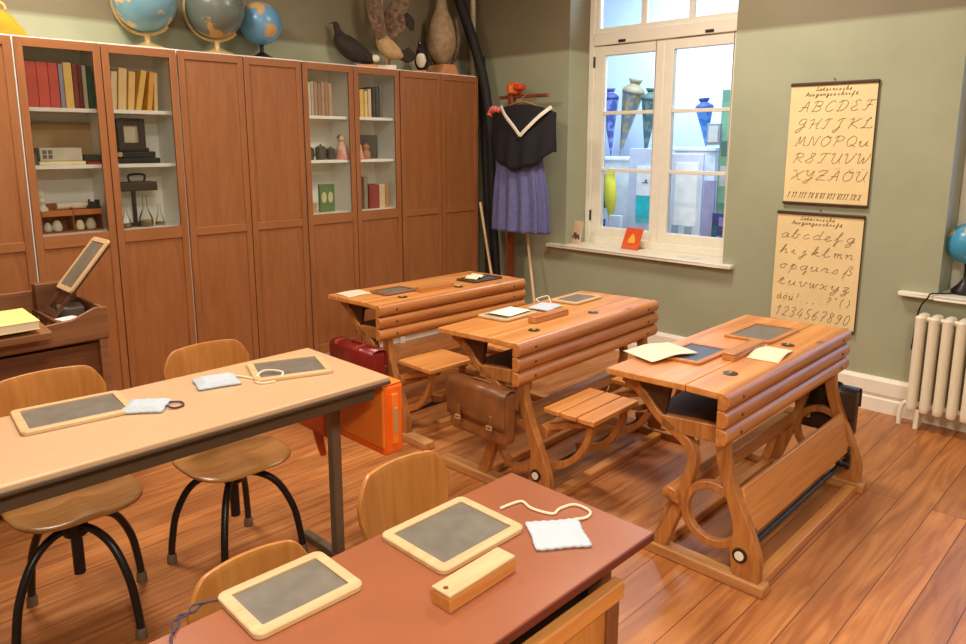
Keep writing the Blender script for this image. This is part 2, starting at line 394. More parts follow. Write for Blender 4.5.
# ------------------------------------------------------------------ far room contents
def plinth(x0, x1, y0, y1, h, label, nm='display_plinth'):
    t = thing(nm, label, 'plinth', ((x0+x1)/2, (y0+y1)/2, 0), 0, 'white exhibition plinths')
    MB().box(-(x1-x0)/2, (x1-x0)/2, -(y1-y0)/2, (y1-y0)/2, 0, h-.03).build('body', pc((226, 232, 242)), t, bevel=.004)
    MB().box(-(x1-x0)/2-.01, (x1-x0)/2+.01, -(y1-y0)/2-.01, (y1-y0)/2+.01, h-.03, h).build('top', pc((238, 242, 250)), t, bevel=.004)
    return t
plinth(5.45, 5.8, 3.38, 4.05, 1.38, 'tall white plinth carrying the school cones, seen through the left casement')
plinth(5.45, 5.8, 2.78, 3.14, 1.47, 'white plinth under the blue school cone, seen through the right casement')
def cone(label, x, y, z, L, r, lean_y, lean_x, c1, c2, ctop):
    t = thing('school_cone', label, 'school cone', (x, y, z), 0, 'school cones in the far room')
    t.rotation_euler = (lean_x, lean_y, 0)
    m, nt, b = newmat('cone_paper_%02x%02x%02x' % c1); N = nt.nodes.new; K = nt.links.new
    tc = N('ShaderNodeTexCoord'); v = N('ShaderNodeTexVoronoi'); v.inputs['Scale'].default_value = 26; K(tc.outputs['Object'], v.inputs['Vector'])
    r_ = N('ShaderNodeValToRGB'); r_.color_ramp.interpolation = 'CONSTANT'; r_.color_ramp.elements[0].color = lin(c1); r_.color_ramp.elements[1].position = .55; r_.color_ramp.elements[1].color = lin(c2)
    sx = N('ShaderNodeSeparateColor'); K(v.outputs['Color'], sx.inputs[0]); K(sx.outputs[0], r_.inputs['Fac']); K(r_.outputs['Color'], b.inputs['Base Color']); b.inputs['Roughness'].default_value = .35
    MB().lathe([(.004, 0), (r*.5, L*.5), (r, L), (r*.97, L), (r*.96, L-.01)], n=8).build('cone_body', m, t, ang=20)
    rs = []
    for i, (rr, zz) in enumerate(((.98, 0), (1.03, .04), (.95, .09), (.6, .14), (.36, .17), (.5, .22), (.62, .27))):
        rs.append([Vector((r*rr*(1+(.10 if i > 3 else .03)*math.sin(k*PI/2*1.5))*math.cos(2*PI*k/24), r*rr*(1+(.10 if i > 3 else .03)*math.sin(k*PI/2*1.5))*math.sin(2*PI*k/24), L+zz*r*8*.6)) for k in range(24)])
    MB().rings(rs, caps=False).build('crepe_paper_top', pc(ctop), t, solid=.002)
    MB().lathe([(r*.38, L+.16*r*4.8), (r*.42, L+.172*r*4.8), (r*.38, L+.185*r*4.8)], n=16).build('ribbon', pc((236, 220, 150)), t)
    return t
cone('deep blue patterned school cone leftmost on the tall plinth', 5.60, 3.868, 1.381, .50, .075, 0, R(-3), (70, 84, 150), (120, 132, 190), (64, 74, 140))
cone('grey and ochre school cone with yellow top, second from left', 5.64, 3.80, 1.381, .56, .095, 0, R(12), (112, 118, 130), (160, 140, 96), (150, 136, 110))
cone('dark green school cone nearest the middle window post', 5.62, 3.526, 1.381, .48, .08, 0, R(4.5), (64, 96, 96), (104, 124, 116), (70, 96, 90))
cone('bright blue school cone with tied top on the lower plinth', 5.62, 2.953, 1.471, .30, .07, 0, R(-6), (50, 110, 190), (80, 140, 210), (44, 74, 150))
# framed panels and boards leaning before the plinths
def board(label, x, y, z0, w, h, c, pic=None, group='display boards in the far room', z=0):
    t = thing('display_board', label, 'display board', (x, y, z0), 0, group)
    MB().box(0, .025, -w/2, w/2, 0, h).build('panel', pc(c), t, bevel=.003)
    if pic:
        for i, (u0, u1, v0, v1, cc) in enumerate(pic): MB().box(-.004-.002*i, 0, -w/2+(1-u1)*w, -w/2+(1-u0)*w, v0*h, v1*h).build('picture', pc(cc, .5), t, smooth=False)
    return t
board('white framed board with turquoise print of a bird in flight', 5.30, 3.335, 0, .28, 1.46, (204, 212, 232), [(.30, .96, .58, .62, (90, 200, 210)), (.30, .96, .62, .735, (40, 205, 215)), (.30, .96, .735, .90, (246, 248, 252)), (.5, .7, .805, .811, (90, 96, 110)), (.6, .66, .811, .826, (90, 96, 110))])
board('white board with curled grey ornament, right of middle window post', 5.30, 2.945, 0, .29, 1.42, (214, 222, 240), [(.2, .86, .60, .95, (244, 248, 252)), (.15, .35, .5, .6, (150, 170, 190)), (.55, .75, .5, .6, (150, 170, 190))])
board('narrow lilac board beside the right casement edge', 5.30, 2.74, 0, .09, 1.22, (168, 166, 206))
board('tall green patterned banner at the right casement edge', 5.33, 2.64, 0, .10, 1.90, (110, 160, 140), [(.1, .9, .55, .95, (128, 180, 150)), (.2, .7, .62, .7, (200, 208, 206)), (.2, .8, .74, .8, (90, 130, 120))])
board('small grey framed picture hanging on green banner', 5.26, 2.71, 1.49, .11, .16, (150, 160, 170), [(.15, .85, .12, .88, (210, 220, 226))])
t = thing('toy_parrot', 'green and yellow toy parrot on perch, lower left pane of the left casement', 'toy bird', (5.28, 3.63, 0), 0)
MB().cyl((0, 0, 0), (0, 0, 1.0), .012).cyl((0, 0, 0), (0, 0, .02), .045).build('stand', pc((180, 190, 205)), t)
MB().loft(cat([(0, 0, .80), (0, 0, .92), (0, .01, 1.05), (0, .02, 1.18), (0, .01, 1.25), (0, -.02, 1.29)], 4), [.012, .014, .018, .024, .03, .038, .044, .05, .054, .056, .056, .054, .05, .045, .042, .04, .038, .035, .03, .022, .008][:21]).build('body', pc((226, 210, 60)), t)
MB().loft(cat([(-.01, .05, .95), (-.02, .055, 1.1), (-.01, .05, 1.24)], 4), [.01, .02, .028, .034, .036, .034, .03, .02, .008]).build('wing', pc((60, 130, 130)), t)
for k, (y, z, c, h) in enumerate(((3.70, 0, (74, 80, 130), .86), (3.53, 0, (220, 225, 235), .90))):
    board(('low navy blue box front with pale dots under the parrot', 'low white box front next to the parrot')[k], 5.20, y, z, .12, h, c, [(.2, .4, .8, .85, (200, 206, 230)), (.6, .8, .9, .95, (200, 206, 230))] if k == 0 else None)
board('dark blue flowered box front at lower right of the right casement', 5.22, 2.60, 0, .12, .98, (62, 66, 120), [(.1, .4, .82, .9, (30, 110, 120)), (.5, .9, .9, .97, (150, 130, 190)), (.4, .7, .75, .82, (170, 180, 220))])

# ------------------------------------------------------------------ wardrobes
WY = 4.2; MODX = 1.038; D = .4
def wardrobe(x0, glass, label):
    t = thing('wardrobe', label, 'wardrobe', (x0, 4.5, 0), 0, 'row of brown wardrobes')
    yb, yf = 0, WY+.022-4.5
    c = MB()
    c.box(.002, .022, yf, yb, 0, 2.02).box(.778, .798, yf, yb, 0, 2.02).box(.022, .778, yf, yb, 2.0, 2.02).box(.022, .778, yf+.02, yb, 0, .07).box(.022, .778, -.012, yb, .07, 2.0)
    c.box(.391, .409, yf+.004, -.012, .07, 2.0) if glass else None
    c.build('carcass', M['carcass'], t, bevel=.001, smooth=False)
    if glass:
        for z in (1.015, 1.37, 1.66):
            MB().box(.022, .391, yf+.02, -.012, z, z+.020).box(.409, .778, yf+.02, -.012, z, z+.020).build('shelf', M['carcass'], t, bevel=.001)
    for k in (0, 1):
        a = .006+k*.397; b = a+.391; y0, y1 = WY-4.5, WY+.02-4.5
        st = .036; d = MB()
        za, zb = .075, 2.012
        d.box(a, a+st, y0, y1, za, zb).box(b-st, b, y0, y1, za, zb)
        o = d.build('door', M['ward'], t, bevel=.002)
        for u0, u1 in ((za, za+.06), (.965, 1.032 if glass else 1.012), (1.968, zb)): MB().box(a+st, b-st, y0, y1, u0, u1).build('rail', M['wardx'], o, bevel=.002)
        MB().box(a+st, b-st, y0+.009, y0+.015, za+.06, .965).build('panel', M['ward'], o, smooth=False)
        if glass: MB().box(a+st, b-st, y0+.010, y0+.013, 1.032, 1.968).build('pane', M['glass'], o, smooth=False)
        else: MB().box(a+st, b-st, y0+.009, y0+.015, 1.012, 1.968).build('panel', M['ward'], o, smooth=False)
    return t
wardrobe(MODX-.80, False, 'solid brown wardrobe at far left behind the open lectern, cut by photo edge')
wardrobe(MODX, True, 'brown wardrobe with glass doors showing red books and toys')
wardrobe(MODX+.80, False, 'solid-door brown wardrobe below the darkest globe, between two glass-door ones')
wardrobe(MODX+1.60, True, 'brown wardrobe with glass doors holding pale books, below the black grouse')
wardrobe(MODX+2.40, False, 'solid-door brown wardrobe at right end by the sailor dress')

# ---- shelf contents
def book(x0, x1, z, h, c, label, group, lean=0, y0=4.275, dep=.17):
    wd = x1-x0
    t = thing('book', label, 'book', (x0, y0, z), 0, group)
    if lean: t.rotation_euler = (0, R(lean), 0)
    cv = MB().box(0, wd*.14, 0, dep, 0, h).box(wd*.86, wd, 0, dep, 0, h).box(wd*.14, wd*.86, 0, .004, 0, h)
    cv.build('cover', pc(c), t, bevel=.0015)
    MB().box(wd*.14, wd*.86, .004, dep-.006, .003, h-.004).build('pages', M['paper'], t, smooth=False)
    return t
S1, S2, S3 = 1.680, 1.390, 1.035
g1 = 'books on the top shelf behind the leftmost glass door'
for x0, x1, h, c, l in ((1.076, 1.148, .225, (206, 88, 70), 'thick red book at left end of the shelf'), (1.150, 1.200, .225, (214, 92, 72), 'red volume beside the thick red book'), (1.202, 1.246, .225, (208, 86, 70), 'red volume just left of the grey spine'),
    (1.250, 1.270, .222, (150, 150, 168), 'slim grey-blue book right of the red volumes'), (1.273, 1.312, .232, (236, 200, 110), 'yellow book in the row of red volumes'), (1.315, 1.338, .225, (134, 56, 40), 'dark red book right of the yellow one'), (1.340, 1.356, .225, (120, 50, 38), 'slim maroon book left of the banded spine'),
    (1.361, 1.380, .222, (196, 186, 160), 'banded cream and black spine near the green book'), (1.384, 1.408, .22, (44, 84, 52), 'green book at right end of the shelf')):
    book(x0, x1, S1, h, c, l, g1)
g2 = 'cream books behind the second glass door from left'
for x0, x1, h, c, l, ln in ((1.462, 1.482, .20, (150, 140, 120), 'slim grey book at left end of the cream row', 4), (1.490, 1.520, .205, (232, 208, 160), 'first cream book from left, leaning slightly', 5), (1.528, 1.570, .225, (236, 202, 140), 'broad cream-tan book in the leaning row', 5), (1.578, 1.612, .21, (240, 196, 120), 'tan book before the tilted yellow one', 6),
    (1.620, 1.650, .225, (236, 190, 100), 'tallest leaning tan book of the row', 12), (1.682, 1.708, .215, (232, 170, 70), 'orange-yellow book leaning right', 8), (1.722, 1.742, .21, (228, 196, 130), 'slim tan book right of the orange-yellow one', 3)):
    book(x0, x1, S1, h, c, l, g2, ln)
g3 = 'pale books behind the third glass door'
x = 2.672
for i, (wd, c) in enumerate(((.024, (206, 198, 176)), (.020, (196, 190, 172)), (.022, (214, 204, 184)), (.020, (190, 180, 160)), (.026, (176, 140, 112)), (.024, (166, 128, 100)), (.024, (182, 146, 118)), (.028, (170, 132, 104)), (.026, (190, 156, 120)))):
    book(x, x+wd, S1, .222-.004*(i % 3), c, ('first pale grey book at left end of the row', 'second pale grey book from left', 'whitish book, third from left', 'fourth grey book, next to the brown spines', 'first brown-pink book of the row', 'second brown-pink book of the pale row', 'third brown-pink book from the grey ones', 'fourth brown-pink book, next to the last one', 'last light brown book at right end')[i], g3)
    x += wd+.003
g4 = 'books behind the fourth glass door'
x = 3.078
for i, (wd, h, c, l) in enumerate(((.026, .175, (232, 214, 176), 'short cream book at left end'), (.022, .18, (226, 200, 140), 'slim straw-coloured book beside the short cream one'), (.034, .19, (236, 196, 110), 'yellow book, broadest of the row'), (.026, .18, (238, 206, 140), 'pale yellow book right of the broad one'), (.026, .195, (230, 196, 166), 'pinkish book before the dark ones'), (.022, .21, (60, 60, 50), 'black book right of the pinkish one'), (.022, .215, (84, 84, 70), 'dark olive book next to the black one'), (.026, .22, (120, 116, 104), 'grey book at right end'))):
    book(x, x+wd, S1, h, c, l+' behind the fourth glass door', g4); x += wd+.006+(.012 if i == 4 else 0)

def simple(name, label, catg, loc, mb, mat, rz=0, group=None, bevel=.003, **k):
    o = mb.build(name, mat, bevel=bevel, **k); place(o, loc, rz); return tag(o, label, catg, group)
# shelf 2, first door
t = thing('wooden_plaque', 'large tan wooden plaque leaning behind the grey-white carton', 'plaque', (1.14, 4.43, S2))
MB().box(0, .30, 0, .015, 0, .21).build('board', pc((176, 142, 96)), t); MB().box(-.01, .0, -.003, .018, 0, .215).box(.30, .31, -.003, .018, 0, .215).box(0, .3, -.003, .018, .21, .22).build('edge', pc((150, 112, 70)), t)
simple('book', 'dark olive upright book at left of the second shelf', 'book', (1.072, 4.30, S2), MB().box(0, .028, 0, .15, 0, .2), pc((86, 80, 60)))
t = thing('carton', 'grey-white carton with small square marks lying on cream pad', 'box', (1.125, 4.275, S2+.02)); MB().box(0, .20, 0, .12, 0, .068).build('box', pc((206, 198, 176)), t, bevel=.003)
MB().box(.012, .032, -.001, 0, .036, .056).box(.038, .058, -.001, 0, .036, .056).box(.012, .032, -.001, 0, .012, .032).box(.038, .058, -.001, 0, .012, .032).build('printed_mark', pc((110, 104, 92)), t, smooth=False)
simple('paper_pad', 'cream pad of paper under the grey-white carton', 'paper pad', (1.118, 4.268, S2), MB().box(0, .22, 0, .14, 0, .019), pc((246, 232, 180)))
simple('notebook', 'flat red notebook at right end of the second shelf', 'notebook', (1.345, 4.272, S2), MB().box(0, .075, 0, .12, 0, .015), pc((190, 46, 40)))
simple('book', 'dark green-black book lying on the red notebook', 'book', (1.332, 4.275, S2+.0155), MB().box(0, .085, 0, .12, 0, .035), pc((58, 62, 48)))
simple('tin_box', 'small green tin left of the grey-white carton', 'tin', (1.072, 4.262, S2), MB().box(0, .036, 0, .03, 0, .06), pc((96, 104, 84)))
# shelf 2, second door : an old black apparatus
t = thing('projector', 'black antique apparatus with framed pale window on second shelf', 'apparatus', (1.60, 4.33, S2))
MB().box(-.09, .14, -.04, .09, 0, .03).box(-.08, .12, -.03, .07, .03, .065).box(-.07, .09, -.02, .06, .065, .085).build('base', pc((38, 34, 32), .4), t, bevel=.004)
rect_frame(MB(), -.075, .075, .08, .245, .034, -.01, .02).xf(Matrix.Rotation(R(-90), 4, 'Z')).build('frame', pc((58, 42, 32), .45), t, bevel=.003)
MB().box(-.045, .045, 0, .006, .112, .212).build('picture', pc((196, 184, 156)), t, smooth=False)
MB().cyl((-.085, -.045, .05), (-.085, -.06, .05), .014).build('knob', M['brass'], t)
# shelf 3, first door: toy shop in a wooden tray
t = thing('toy_shop', 'orange wooden toy shop tray with two bays on the bottom shelf', 'toy', (1.105, 4.28, S3))
MB().box(0, .29, 0, .12, 0, .008).box(-.006, .0, 0, .12, 0, .13).box(.145, .151, 0, .12, 0, .13).box(.29, .296, 0, .12, 0, .13).box(0, .29, .115, .12, 0, .15).build('case', pc((150, 84, 40)), t, bevel=.001)
MB().box(0, .145, -.004, .06, .088, .118).build('counter', pc((206, 124, 50)), t, bevel=.002)
MB().box(.151, .29, -.004, .06, .088, .118).build('counter', pc((196, 116, 48)), t, bevel=.002)
for i, (x, c, l, r) in enumerate(((.03, (206, 196, 170), 'cream pot in left bay of the toy shop', .022), (.075, (214, 204, 180), 'pale jug in left bay of the toy shop', .026), (.185, (232, 214, 170), 'cream loaf-shaped box in right bay of the toy shop', .024), (.24, (206, 190, 166), 'grey-cream pot in right bay of the toy shop', .027))):
    simple('toy_pot', l, 'toy pot', (1.105+x, 4.31, S3+.0085), MB().lathe([(.001, 0), (r*.8, 0), (r, r*.8), (r*.7, r*1.7), (r*.45, r*1.9), (r*.5, r*2.1), (.001, r*2.15)], n=16), pc(c), group='toy pots in the toy shop')
t = thing('porcelain_figure', 'small white porcelain bust on left bay of the toy shop', 'figurine', (1.118, 4.30, S3+.118))
MB().lathe([(.001, 0), (.026, 0), (.026, .012), (.014, .03), (.022, .05), (.012, .066), (.017, .08), (.016, .096), (.001, .105)], n=18).build('figure', pc((232, 222, 198)), t)
simple('paper_roll', 'white paper roll lying on top of the toy shop', 'paper roll', (1.19, 4.325, S3+.137), MB().cyl((0, 0, 0), (.16, 0, 0), .018), pc((222, 210, 186)))
simple('toy_train', 'dark toy engine at right end on top of the toy shop', 'toy', (1.345, 4.30, S3+.119), MB().box(-.012, .05, -.01, .02, .0, .018).cyl((-.005, .005, .022), (.03, .005, .022), .012).box(.03, .05, -.01, .02, .018, .045).cyl((0, .005, .02), (0, .005, .05), .005), pc((44, 36, 34)))
simple('toy_ball', 'pink toy ball at front of the toy shop', 'toy ball', (1.205, 4.262, S3+.1), MB().ball((0, 0, 0), .011), pc((244, 150, 130))) if False else None
# shelf 3, second door: dark plant press / glass jars
t = thing('burner_stand', 'dark iron laboratory stand with wide dark shade on bottom shelf', 'laboratory stand', (1.60, 4.36, S3))
MB().lathe([(.001, 0), (.07, 0), (.07, .012), (.012, .02), (.012, .2), (.001, .2)], n=20).build('stand', pc((62, 50, 40), .4), t)
MB().box(-.10, .12, -.05, .05, .20, .25).build('shade', pc((70, 54, 40), .45), t, bevel=.006)
MB().tube([(-.03, -.04, .25), (-.03, -.04, .29), (.05, -.04, .29), (.05, -.04, .25)], .006).build('handle', pc((30, 28, 26)), t)
flask = glass_mat()
for x, y, r, h, l in ((1.52, 4.28, .028, .13, 'clear slender flask left of the iron stand'), (1.63, 4.285, .04, .17, 'round-bellied glass flask before the iron stand'), (1.71, 4.29, .025, .12, 'small glass flask right of the iron stand')):
    t = thing('glass_flask', l, 'flask', (x, y, S3), 0, 'laboratory flasks'); MB().lathe([(.001, 0), (r*.9, .002), (r, r*.7), (r*.8, r*1.5), (r*.3, h*.62), (r*.3, h), (r*.36, h+.004)], n=20).build('glass', flask, t)
    MB().lathe([(.001, .004), (r*.85, .005), (r*.93, r*.7), (r*.9, r*.9), (.001, r*.9)], n=20).build('contents', pc((150, 128, 84), .3), t)
simple('toy_figure', 'small cream and black figure at left of the bottom shelf behind second glass door', 'figurine', (1.483, 4.265, S3), MB().lathe([(.001, 0), (.016, 0), (.012, .03), (.018, .055), (.008, .066), (.013, .08), (.001, .092)], n=14), pc((150, 130, 104)))
# third door, shelves 2 and 3
for x, l, r in ((2.73, 'left silver-grey pot on the second shelf behind the third glass door', .036), (2.82, 'middle silver-grey pot on the second shelf behind the third glass door', .04), (2.90, 'right silver-grey pot on the second shelf behind the third glass door', .034)):
    t = thing('metal_pot', l, 'pot', (x, 4.30, S2), 0, 'grey metal pots'); MB().lathe([(.001, 0), (r*.8, 0), (r, r*.7), (r*.95, r*1.9), (r*1.03, r*2), (.001, r*2.0)], n=20).build('pot', pc((98, 92, 84), .35, .5), t)
    MB().lathe([(r*.98, r*2.0), (r*.5, r*2.35), (.001, r*2.4)], n=20).build('lid', pc((126, 118, 108), .35, .5), t); MB().ball((0, 0, r*2.5), r*.16).build('knob', pc((60, 52, 46)), t)
def doll(x, label, dress, sc=1):
    t = thing('doll', label, 'doll', (x, 4.29, S2)); t.scale = (sc,)*3
    MB().loft(cat([(0, 0, 0), (0, 0, .06), (0, 0, .10), (0, 0, .115), (0, 0, .14), (0, 0, .165)], 4), [.05, .047, .045, .042, .038, .034, .03, .028, .026, .022, .018, .012, .011, .014, .020, .023, .024, .022, .018, .012, .004][:21], [.035]*8+[.024]*5+[.014, .02, .023, .024, .022, .018, .012, .004]).build('body', pc((236, 190, 160)), t)
    MB().lathe([(.05, 0), (.052, .004), (.034, .07), (.026, .075), (.02, .105)], n=18).build('dress', pc(dress), t)
    MB().loft(cat([(0, .008, .13), (0, .012, .15), (0, .004, .168)], 4), [.01, .018, .022, .024, .024, .022, .018, .01, .004]).build('hair', pc((110, 60, 40)), t)
    return t
doll(2.985, 'small doll in pink dress at right of the third glass door', (226, 150, 140))
doll(3.11, 'pink doll at left behind the fourth glass door', (232, 160, 146), 1.05)
simple('dark_case', 'dark grey case behind the dolls, second shelf of the fourth glass door', 'case', (3.19, 4.36, S2), MB().box(0, .16, 0, .08, 0, .17), pc((78, 72, 64)))
simple('bear', 'small tan seated bear right of the pink doll', 'toy bear', (3.19, 4.29, S2), MB().loft(cat([(0, 0, 0), (0, 0, .05), (0, 0, .075), (0, 0, .11)], 4), [.024, .032, .034, .034, .03, .022, .018, .02, .024, .025, .022, .014, .003]), pc((186, 130, 92)))
t = thing('picture_book', 'green book cover with two pale pictures, bottom shelf third glass door', 'book', (2.80, 4.30, S3)); MB().box(0, .12, 0, .02, 0, .19).build('cover', pc((98, 128, 78)), t, bevel=.002)
for x in (.014, .066): MB().lathe([(.001, -.001), (.02, -.001), (.02, 0), (.001, 0)], n=20, axis='Y').xf(Matrix(((1, 0, 0, x+.02), (0, 1, 0, 0), (0, 0, 1.9, .1), (0, 0, 0, 1)))).build('picture', pc((206, 206, 160)), t)
simple('straw_basket', 'small straw basket left of the green picture book', 'basket', (2.72, 4.30, S3), MB().lathe([(.001, 0), (.036, 0), (.044, .06), (.046, .064), (.04, .062), (.034, .006), (.001, .005)], n=20), pc((214, 170, 104)))
simple('tan_card', 'tan card leaning at back left of third glass door bottom shelf', 'card', (2.685, 4.36, S3), MB().box(0, .09, 0, .006, 0, .22), pc((170, 140, 104)))
for x0, x1, h, c, l in ((3.20, 3.285, .17, (152, 52, 44), 'dark red book on the bottom shelf behind the fourth glass door'), (3.29, 3.34, .175, (226, 200, 160), 'cream book right of the dark red one on the bottom shelf'), (3.345, 3.375, .17, (196, 150, 90), 'tan book at right end of the bottom shelf'), (3.155, 3.185, .23, (150, 140, 112), 'tall olive-grey book left of the dark red one')):
    book(x0, x1, S3, h, c, l, 'books on the bottom shelf behind the fourth glass door')
simple('small_bottle', 'small pale bottle at left of bottom shelf, fourth glass door', 'bottle', (3.105, 4.28, S3), MB().lathe([(.001, 0), (.022, 0), (.024, .04), (.01, .06), (.009, .085), (.012, .09), (.001, .092)], n=16), pc((226, 200, 160)))

# ------------------------------------------------------------------ on top of the wardrobes
TOP = 2.022
def globe(label, x, y, z0, R_, zc, mat, axis_tilt, metal, rz=0, arc=True, stand='brass'):
    t = thing('globe', label, 'globe', (x, y, z0), rz)
    c = zc-z0
    MB().ball((0, 0, 0), R_, 40).build('globe_ball', mat, t).location = (0, 0, c)
    ra = R_*1.09
    if arc:
        P = []
        for i in range(25):
            a = axis_tilt+PI*i/24
            P.append((-ra*math.sin(a), 0, c-ra*math.cos(a)))
        MB().loft(P, R_*.055, R_*.028, n=8, up=(0, 1, 0)).build('meridian_arc', metal, t)
        MB().cyl(Vector((0, 0, c))+Vector((-math.sin(axis_tilt), 0, -math.cos(axis_tilt)))*ra*1.03, Vector((0, 0, c))+Vector((-math.sin(axis_tilt), 0, -math.cos(axis_tilt)))*R_, R_*.035).build('axis_pin', metal, t)
    hb = c-ra if arc else c-R_*.97
    MB().lathe([(.001, 0), (R_*.55, 0), (R_*.56, hb*.12), (R_*.3, hb*.3), (R_*.1, hb*.5), (R_*.09, hb*.8), (R_*.12, hb*1.02), (.001, hb*1.04)], n=28).build('stand', metal, t)
    return t
globe('large pale blue globe, leftmost of three on the wardrobes', 1.745, 4.35, TOP, .168, 2.285, globe_mat('globe_pale', (112, 156, 172), (214, 178, 120), 1.3), R(-38), M['brass'], R(-45))
globe('darkest grey-green globe, middle of three on the wardrobes', 2.145, 4.33, TOP, .168, 2.285, globe_mat('globe_old', (104, 112, 104), (196, 150, 86), 4.1), R(-38), M['brass'], R(-45))
globe('small blue globe on black foot, rightmost of three on the wardrobes', 2.455, 4.36, TOP, .130, 2.238, globe_mat('globe_blue', (98, 150, 186), (200, 156, 96), 2.2), R(-20), M['black'], R(-45), arc=False)
t = thing('orange_plush', 'rounded orange plush bag on the wardrobe top at far left', 'plush bag', (1.035, 4.36, TOP))
t.scale = (1.12, 1, 1.12)
MB().loft(cat([(-.14, 0, .05), (-.08, 0, .065), (0, 0, .06), (.06, 0, .035), (.10, 0, .014)], 4), [.02, .045, .06, .066, .07, .07, .07, .068, .062, .056, .05, .042, .034, .026, .018, .012, .006][:17], [.02, .035, .045, .055, .062, .064, .064, .06, .056, .05, .042, .034, .028, .022, .016, .012, .006]).build('body', pc((244, 156, 30)), t)
MB().tube([(-.05, -.03, .125), (-.03, -.035, .15), (.01, -.035, .135), (.02, -.03, .115)], .006).build('loop', pc((250, 196, 110)), t)
TOPb = TOP
def bird(name, label, catg, loc, rz, path, ra, rb, col, base, extra=(), basecol=(206, 140, 88)):
    t = thing(name, label, catg, loc, rz)
    P = cat(path, 5); n = len(P)
    def samp(v): return [q.x for q in cat([(a, 0, 0) for a in v], 5)]
    MB().loft(P, samp(ra), samp(rb), n=18, up=(0, 1, 0)).build('body', col, t, sub=1)
    for nm, mb, mt in extra: mb.build(nm, mt, t)
    base.build('base', pc(basecol), t, bevel=.003)
    return t
feather = lambda nm, c, v=.35, s=26: plain(nm, c, .85, var=v, scale=s, bump=.3)
fb, fbr, ftan, fgrey = feather('black_feathers', (48, 38, 32)), feather('brown_feathers', (118, 94, 74), .6, 34), feather('tan_feathers', (192, 158, 108), .25), feather('grey_feathers', (168, 142, 112), .25)
fwh = feather('white_feathers', (232, 220, 200), .06)
def wing(P, ra, rb): return MB().loft(cat(P, 4), [q.x for q in cat([(a, 0, 0) for a in ra], 4)], [q.x for q in cat([(a, 0, 0) for a in rb], 4)], n=12, up=(0, 1, 0))
# black grouse, head up at left
bird('stuffed_grouse', 'stuffed black grouse facing left with white tail patch', 'stuffed bird', (3.20, 4.36, TOP), R(-30),
     [(-.165, 0, .300), (-.150, 0, .285), (-.135, 0, .24), (-.11, 0, .18), (-.04, 0, .12), (.05, 0, .075), (.11, 0, .05)],
     [.006, .022, .026, .062, .075, .052, .022], [.006, .022, .028, .064, .085, .062, .03], fb,
     MB().box(-.02, .13, -.05, .05, 0, .022),
     (('beak', MB().cyl((-.165, 0, .298), (-.195, 0, .29), .008, .002), pc((60, 50, 40))), ('tail_patch', MB().ball((.115, -.02, .065), .034, 14, (1, .7, .8)), fwh), ('leg', MB().tube([(.0, -.025, .09), (.005, -.025, .022)], .006, smooth=0), pc((90, 70, 50))), ('leg', MB().tube([(.03, .025, .09), (.035, .025, .022)], .006, smooth=0), pc((90, 70, 50)))))
# buzzard with long raised neck and brown wings held up
bird('stuffed_buzzard', 'stuffed tan bird of prey with raised brown wings on pale plinth', 'stuffed bird', (3.42, 4.34, TOP), R(-40),
     [(-.075, 0, .565), (-.05, 0, .565), (-.03, 0, .52), (-.035, 0, .40), (-.035, 0, .29), (-.01, 0, .195), (.03, 0, .145), (.09, 0, .11), (.13, 0, .09)],
     [.006, .028, .028, .026, .03, .056, .066, .044, .012], [.006, .03, .032, .028, .032, .052, .06, .04, .025], ftan,
     MB().box(-.07, .08, -.05, .05, 0, .03),
     (('wing', wing([(-.02, -.06, .22), (-.05, -.09, .34), (-.07, -.10, .47), (-.08, -.09, .58)], [.04, .055, .05, .02], [.014, .018, .014, .005]), fbr), ('wing', wing([(.02, .03, .22), (.07, .05, .33), (.11, .06, .43), (.16, .06, .50)], [.04, .085, .08, .03], [.016, .02, .016, .005]), fbr),
      ('wing_tip', wing([(.15, .05, .40), (.18, .05, .34), (.20, .045, .28)], [.02, .035, .015], [.01, .012, .005]), fb),
      ('tail', wing([(.10, 0, .11), (.16, 0, .10), (.20, 0, .13)], [.03, .05, .045], [.015, .01, .006]), fb), ('beak', MB().tube([(-.075, 0, .567), (-.098, 0, .563), (-.104, 0, .548)], .007, smooth=3), pc((210, 170, 80))),
      ('leg', MB().tube([(.0, -.03, .12), (0, -.03, .028)], .009, smooth=0), pc((150, 110, 60))), ('leg', MB().tube([(.03, .03, .12), (.03, .03, .028)], .009, smooth=0), pc((150, 110, 60)))), basecol=(236, 220, 196))
# small upright black and white bird
bird('stuffed_auk', 'small upright black stuffed bird with white belly', 'stuffed bird', (3.73, 4.30, TOP), R(40),
     [(-.045, 0, .205), (-.03, 0, .205), (-.005, 0, .185), (.0, 0, .14), (.0, 0, .08), (.01, 0, .035), (.02, 0, .012)],
     [.004, .019, .027, .042, .052, .042, .014], [.004, .019, .026, .042, .052, .04, .012], feather('jet_feathers', (30, 26, 26)),
     MB().box(-.05, .05, -.04, .04, 0, .012),
     (('belly', MB().ball((-.026, -.002, .085), .040, 16, (.8, 1.0, 1.45)), fwh), ('beak', MB().cyl((-.042, 0, .206), (-.075, 0, .2), .006, .001), pc((214, 200, 170)))))
